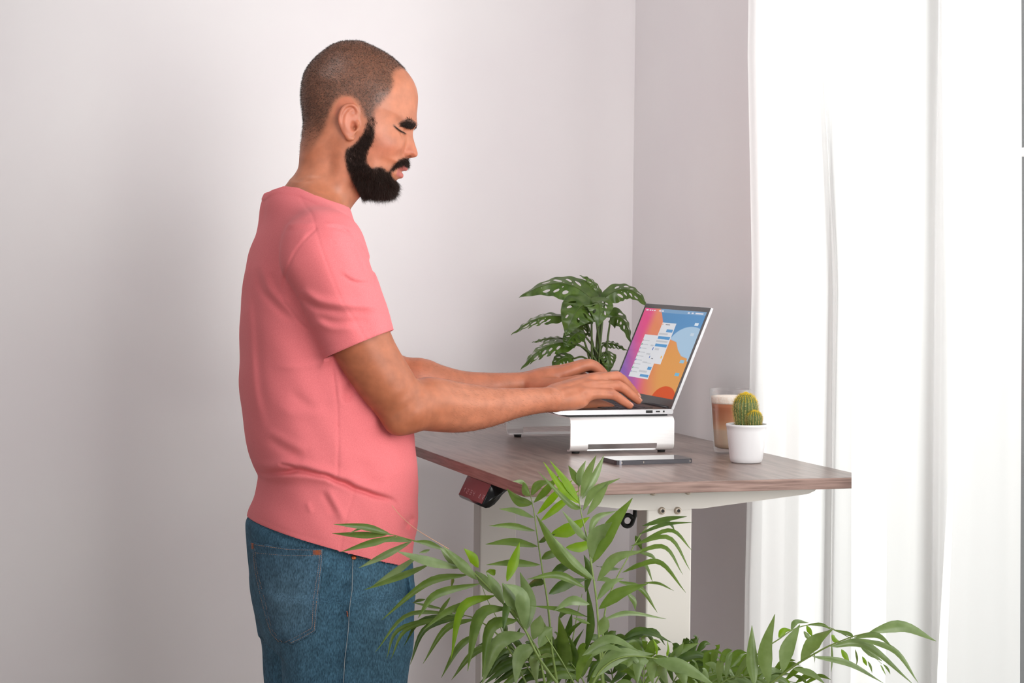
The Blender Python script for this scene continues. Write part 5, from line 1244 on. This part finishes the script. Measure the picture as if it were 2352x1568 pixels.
F6 = [(((1790, 1225), (1920, 1165), (2100, 1242)), 17, 'dark'), (((1800, 1240), (1950, 1190), (2010, 1305)), 12, 'dark'), (((1780, 1240), (1890, 1225), (1965, 1312)), 14, 'dark'), (((1850, 1200), (1990, 1170), (2060, 1260)), 11, 'dark'), (((1700, 1300), (1850, 1260), (2000, 1330)), 14, 'dark'), (((1690, 1330), (1640, 1400), (1650, 1500)), 22, 'dark'), (((1700, 1330), (1800, 1400), (1720, 1500)), 22, 'dark'), (((1750, 1330), (1830, 1380), (1850, 1480)), 20, 'dark')]
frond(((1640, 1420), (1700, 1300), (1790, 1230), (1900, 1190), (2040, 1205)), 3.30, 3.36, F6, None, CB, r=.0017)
F7 = [(((2060, 1370), (2160, 1280), (2262, 1245)), 20, 'mid'), (((2080, 1370), (2230, 1310), (2360, 1350)), 18, 'dark'), (((2130, 1370), (2260, 1330), (2330, 1400)), 12, 'mid'), (((2140, 1400), (2300, 1360), (2450, 1440)), 14, 'dark'), (((2150, 1410), (2330, 1400), (2430, 1500)), 14, 'mid'), (((2100, 1350), (2140, 1290), (2170, 1240)), 14, 'pale'), (((2190, 1425), (2230, 1300), (2262, 1208)), 6, 'dark'), (((2160, 1420), (2290, 1440), (2330, 1520)), 16, 'pale'), (((2200, 1400), (2360, 1440), (2400, 1530)), 12, 'pale'), (((2210, 1390), (2380, 1380), (2480, 1450)), 9, 'mid')]
frond(((1960, 1560), (2040, 1420), (2110, 1370), (2240, 1350), (2330, 1370)), 3.26, 3.34, F7, None, CB, r=.0017)
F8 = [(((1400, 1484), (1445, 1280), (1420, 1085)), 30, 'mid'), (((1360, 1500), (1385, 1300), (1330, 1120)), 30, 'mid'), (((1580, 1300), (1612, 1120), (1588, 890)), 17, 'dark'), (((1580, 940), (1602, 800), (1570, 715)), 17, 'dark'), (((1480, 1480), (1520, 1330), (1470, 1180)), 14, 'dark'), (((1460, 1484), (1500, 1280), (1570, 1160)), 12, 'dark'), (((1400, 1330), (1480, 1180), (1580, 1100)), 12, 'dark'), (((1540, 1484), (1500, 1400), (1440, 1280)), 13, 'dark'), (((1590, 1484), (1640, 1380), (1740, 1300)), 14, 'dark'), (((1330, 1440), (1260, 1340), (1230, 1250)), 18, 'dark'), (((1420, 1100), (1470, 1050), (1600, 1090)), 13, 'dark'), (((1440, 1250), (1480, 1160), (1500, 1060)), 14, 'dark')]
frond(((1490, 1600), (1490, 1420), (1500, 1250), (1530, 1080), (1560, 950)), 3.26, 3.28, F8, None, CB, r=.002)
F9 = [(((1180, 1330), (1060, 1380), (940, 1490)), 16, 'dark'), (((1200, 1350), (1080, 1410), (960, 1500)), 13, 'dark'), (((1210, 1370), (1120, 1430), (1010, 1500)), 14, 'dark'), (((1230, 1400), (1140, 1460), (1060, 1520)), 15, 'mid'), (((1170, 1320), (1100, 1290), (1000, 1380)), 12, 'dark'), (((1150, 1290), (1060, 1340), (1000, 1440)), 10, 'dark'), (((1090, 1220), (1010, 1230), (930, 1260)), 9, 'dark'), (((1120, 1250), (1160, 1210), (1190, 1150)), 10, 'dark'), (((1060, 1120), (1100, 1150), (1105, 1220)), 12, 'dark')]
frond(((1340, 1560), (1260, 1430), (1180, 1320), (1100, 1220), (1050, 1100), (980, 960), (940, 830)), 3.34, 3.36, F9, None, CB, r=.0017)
# broad leaved frond on the right
F10 = [(((415, 700), (395, 500), (398, 268)), 25, 'pale'), (((520, 690), (490, 450), (562, 188)), 30, 'pale'), (((618, 605), (660, 420), (742, 262)), 30, 'pale'), (((748, 522), (850, 380), (985, 290)), 30, 'pale'), (((1240, 318), (1480, 268), (1722, 382)), 27, 'pale'), (((1130, 355), (1290, 335), (1405, 422)), 13, 'pale'), (((1145, 358), (1420, 440), (1595, 684)), 16, 'pale'), (((960, 420), (1220, 405), (1555, 690)), 18, 'pale'), (((830, 490), (1090, 535), (1345, 684)), 16, 'pale'), (((690, 578), (820, 610), (925, 690)), 14, 'pale')]
frond(((400, 800), (540, 680), (700, 560), (830, 482), (960, 412), (1120, 350), (1245, 318)), 3.05, 3.0, F10, None, CE, r=.0026)
F11 = [(((590, 358), (625, 305), (680, 300)), 14, 'fresh'), (((680, 300), (715, 238), (805, 250)), 13, 'pale'), (((790, 270), (815, 315), (832, 352)), 10, 'fresh'), (((970, 335), (1000, 370), (1042, 392)), 14, 'fresh'), (((1040, 440), (1070, 490), (1100, 545)), 11, 'fresh'), (((1180, 425), (1260, 465), (1335, 525)), 18, 'mid'), (((970, 400), (975, 500), (968, 605)), 5, 'pale'), (((1140, 440), (1152, 510), (1145, 562)), 5, 'pale'), (((1230, 525), (1250, 565), (1262, 612)), 5, 'pale'), (((1320, 550), (1345, 585), (1362, 630)), 8, 'fresh'), (((1340, 545), (1375, 580), (1392, 620)), 6, 'mid'), (((1190, 490), (1210, 530), (1225, 560)), 7, 'fresh'), (((770, 310), (800, 350), (812, 380)), 10, 'pale'), (((300, 560), (345, 500), (370, 465)), 11, 'mid'), (((840, 450), (850, 500), (848, 540)), 4, 'pale'), (((800, 262), (900, 262), (970, 300)), 8, 'mid'), (((980, 300), (1100, 330), (1120, 360)), 9, 'mid')]
frond(((200, 720), (300, 620), (450, 462), (590, 368), (690, 300), (800, 266), (920, 272), (1050, 330), (1200, 425), (1330, 545)), 3.14, 3.20, F11, None, CE, r=.0016)
F12 = [(((350, 690), (420, 650), (520, 660)), 12, 'mid'), (((470, 660), (560, 620), (700, 615)), 7, 'mid'), (((600, 640), (640, 660), (680, 700)), 12, 'fresh'), (((690, 620), (760, 650), (800, 700)), 9, 'mid'), (((160, 560), (230, 600), (300, 690)), 20, 'pale'), (((60, 540), (130, 560), (200, 690)), 14, 'pale'), (((40, 470), (140, 450), (240, 520)), 6, 'mid')]
frond(((60, 700), (180, 640), (330, 640), (480, 640), (640, 625), (760, 640)), 3.16, 3.20, F12, None, CE, r=.0015)
def auto_frond(x0, y0, x1, y1, bend, n, ln, wd, mn, t0):
    """a low frond: blades in pairs along a bowed stalk"""
    c = ((x0+x1)/2+bend*.2, (y0+y1)/2-abs(bend)); px = spline([(x0, y0), c, (x1, y1)], 40); lf = []
    for k in range(n):
        f = .22+.78*k/(n-1); i = min(38, int(f*39)); p = px[i]; d = px[i+1]-px[i]; d /= np.linalg.norm(d)
        for sd in ((-1, 1) if k < n-1 else (.15,)):
            a = sd*(1.15-.6*f)+prs.uniform(-.12, .12); q = np.array([d[0]*math.cos(a)-d[1]*math.sin(a), d[0]*math.sin(a)+d[1]*math.cos(a)]); l_ = ln*(1-.35*abs(f-.5)*2)*prs.uniform(.85, 1.15)
            lf.append((((p[0], p[1]), (p[0]+q[0]*l_*.55, p[1]+q[1]*l_*.55-4), (p[0]+q[0]*l_, p[1]+q[1]*l_+l_*.28)), wd*prs.uniform(.8, 1.15), mn))
    frond([(x0, y0), c, (x1, y1)], t0, t0+.02, lf, None, lambda x, y: (x, y), r=.0019)
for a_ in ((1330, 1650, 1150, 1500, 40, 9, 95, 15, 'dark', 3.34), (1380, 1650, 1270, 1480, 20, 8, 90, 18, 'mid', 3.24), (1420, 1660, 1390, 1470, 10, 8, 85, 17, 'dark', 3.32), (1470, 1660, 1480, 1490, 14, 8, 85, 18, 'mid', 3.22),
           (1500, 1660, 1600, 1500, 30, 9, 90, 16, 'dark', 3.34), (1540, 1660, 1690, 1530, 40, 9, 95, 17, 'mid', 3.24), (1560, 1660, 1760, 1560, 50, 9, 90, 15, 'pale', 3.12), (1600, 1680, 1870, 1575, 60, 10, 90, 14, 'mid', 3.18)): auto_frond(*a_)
V, Fc = tube_data(spline([P(*CB(1340, 1200), 3.1), P(*CB(1430, 1340), 3.09), P(*CB(1520, 1500), 3.08)], 14), [.0011]*14, 6); mesh_obj('stem', V, Fc, M['rachis'], palm, True)
V, Fc = tube_data(spline([P(*CB(418, 420), 3.28), P(*CB(470, 480), 3.28), P(*CB(545, 548), 3.27), P(*CB(640, 610), 3.26), P(*CB(760, 680), 3.26)], 20), [.0005]*20, 5); mesh_obj('dry_tip', V, Fc, mat('straw', srgb(206, 150, 120), .7), palm, True)
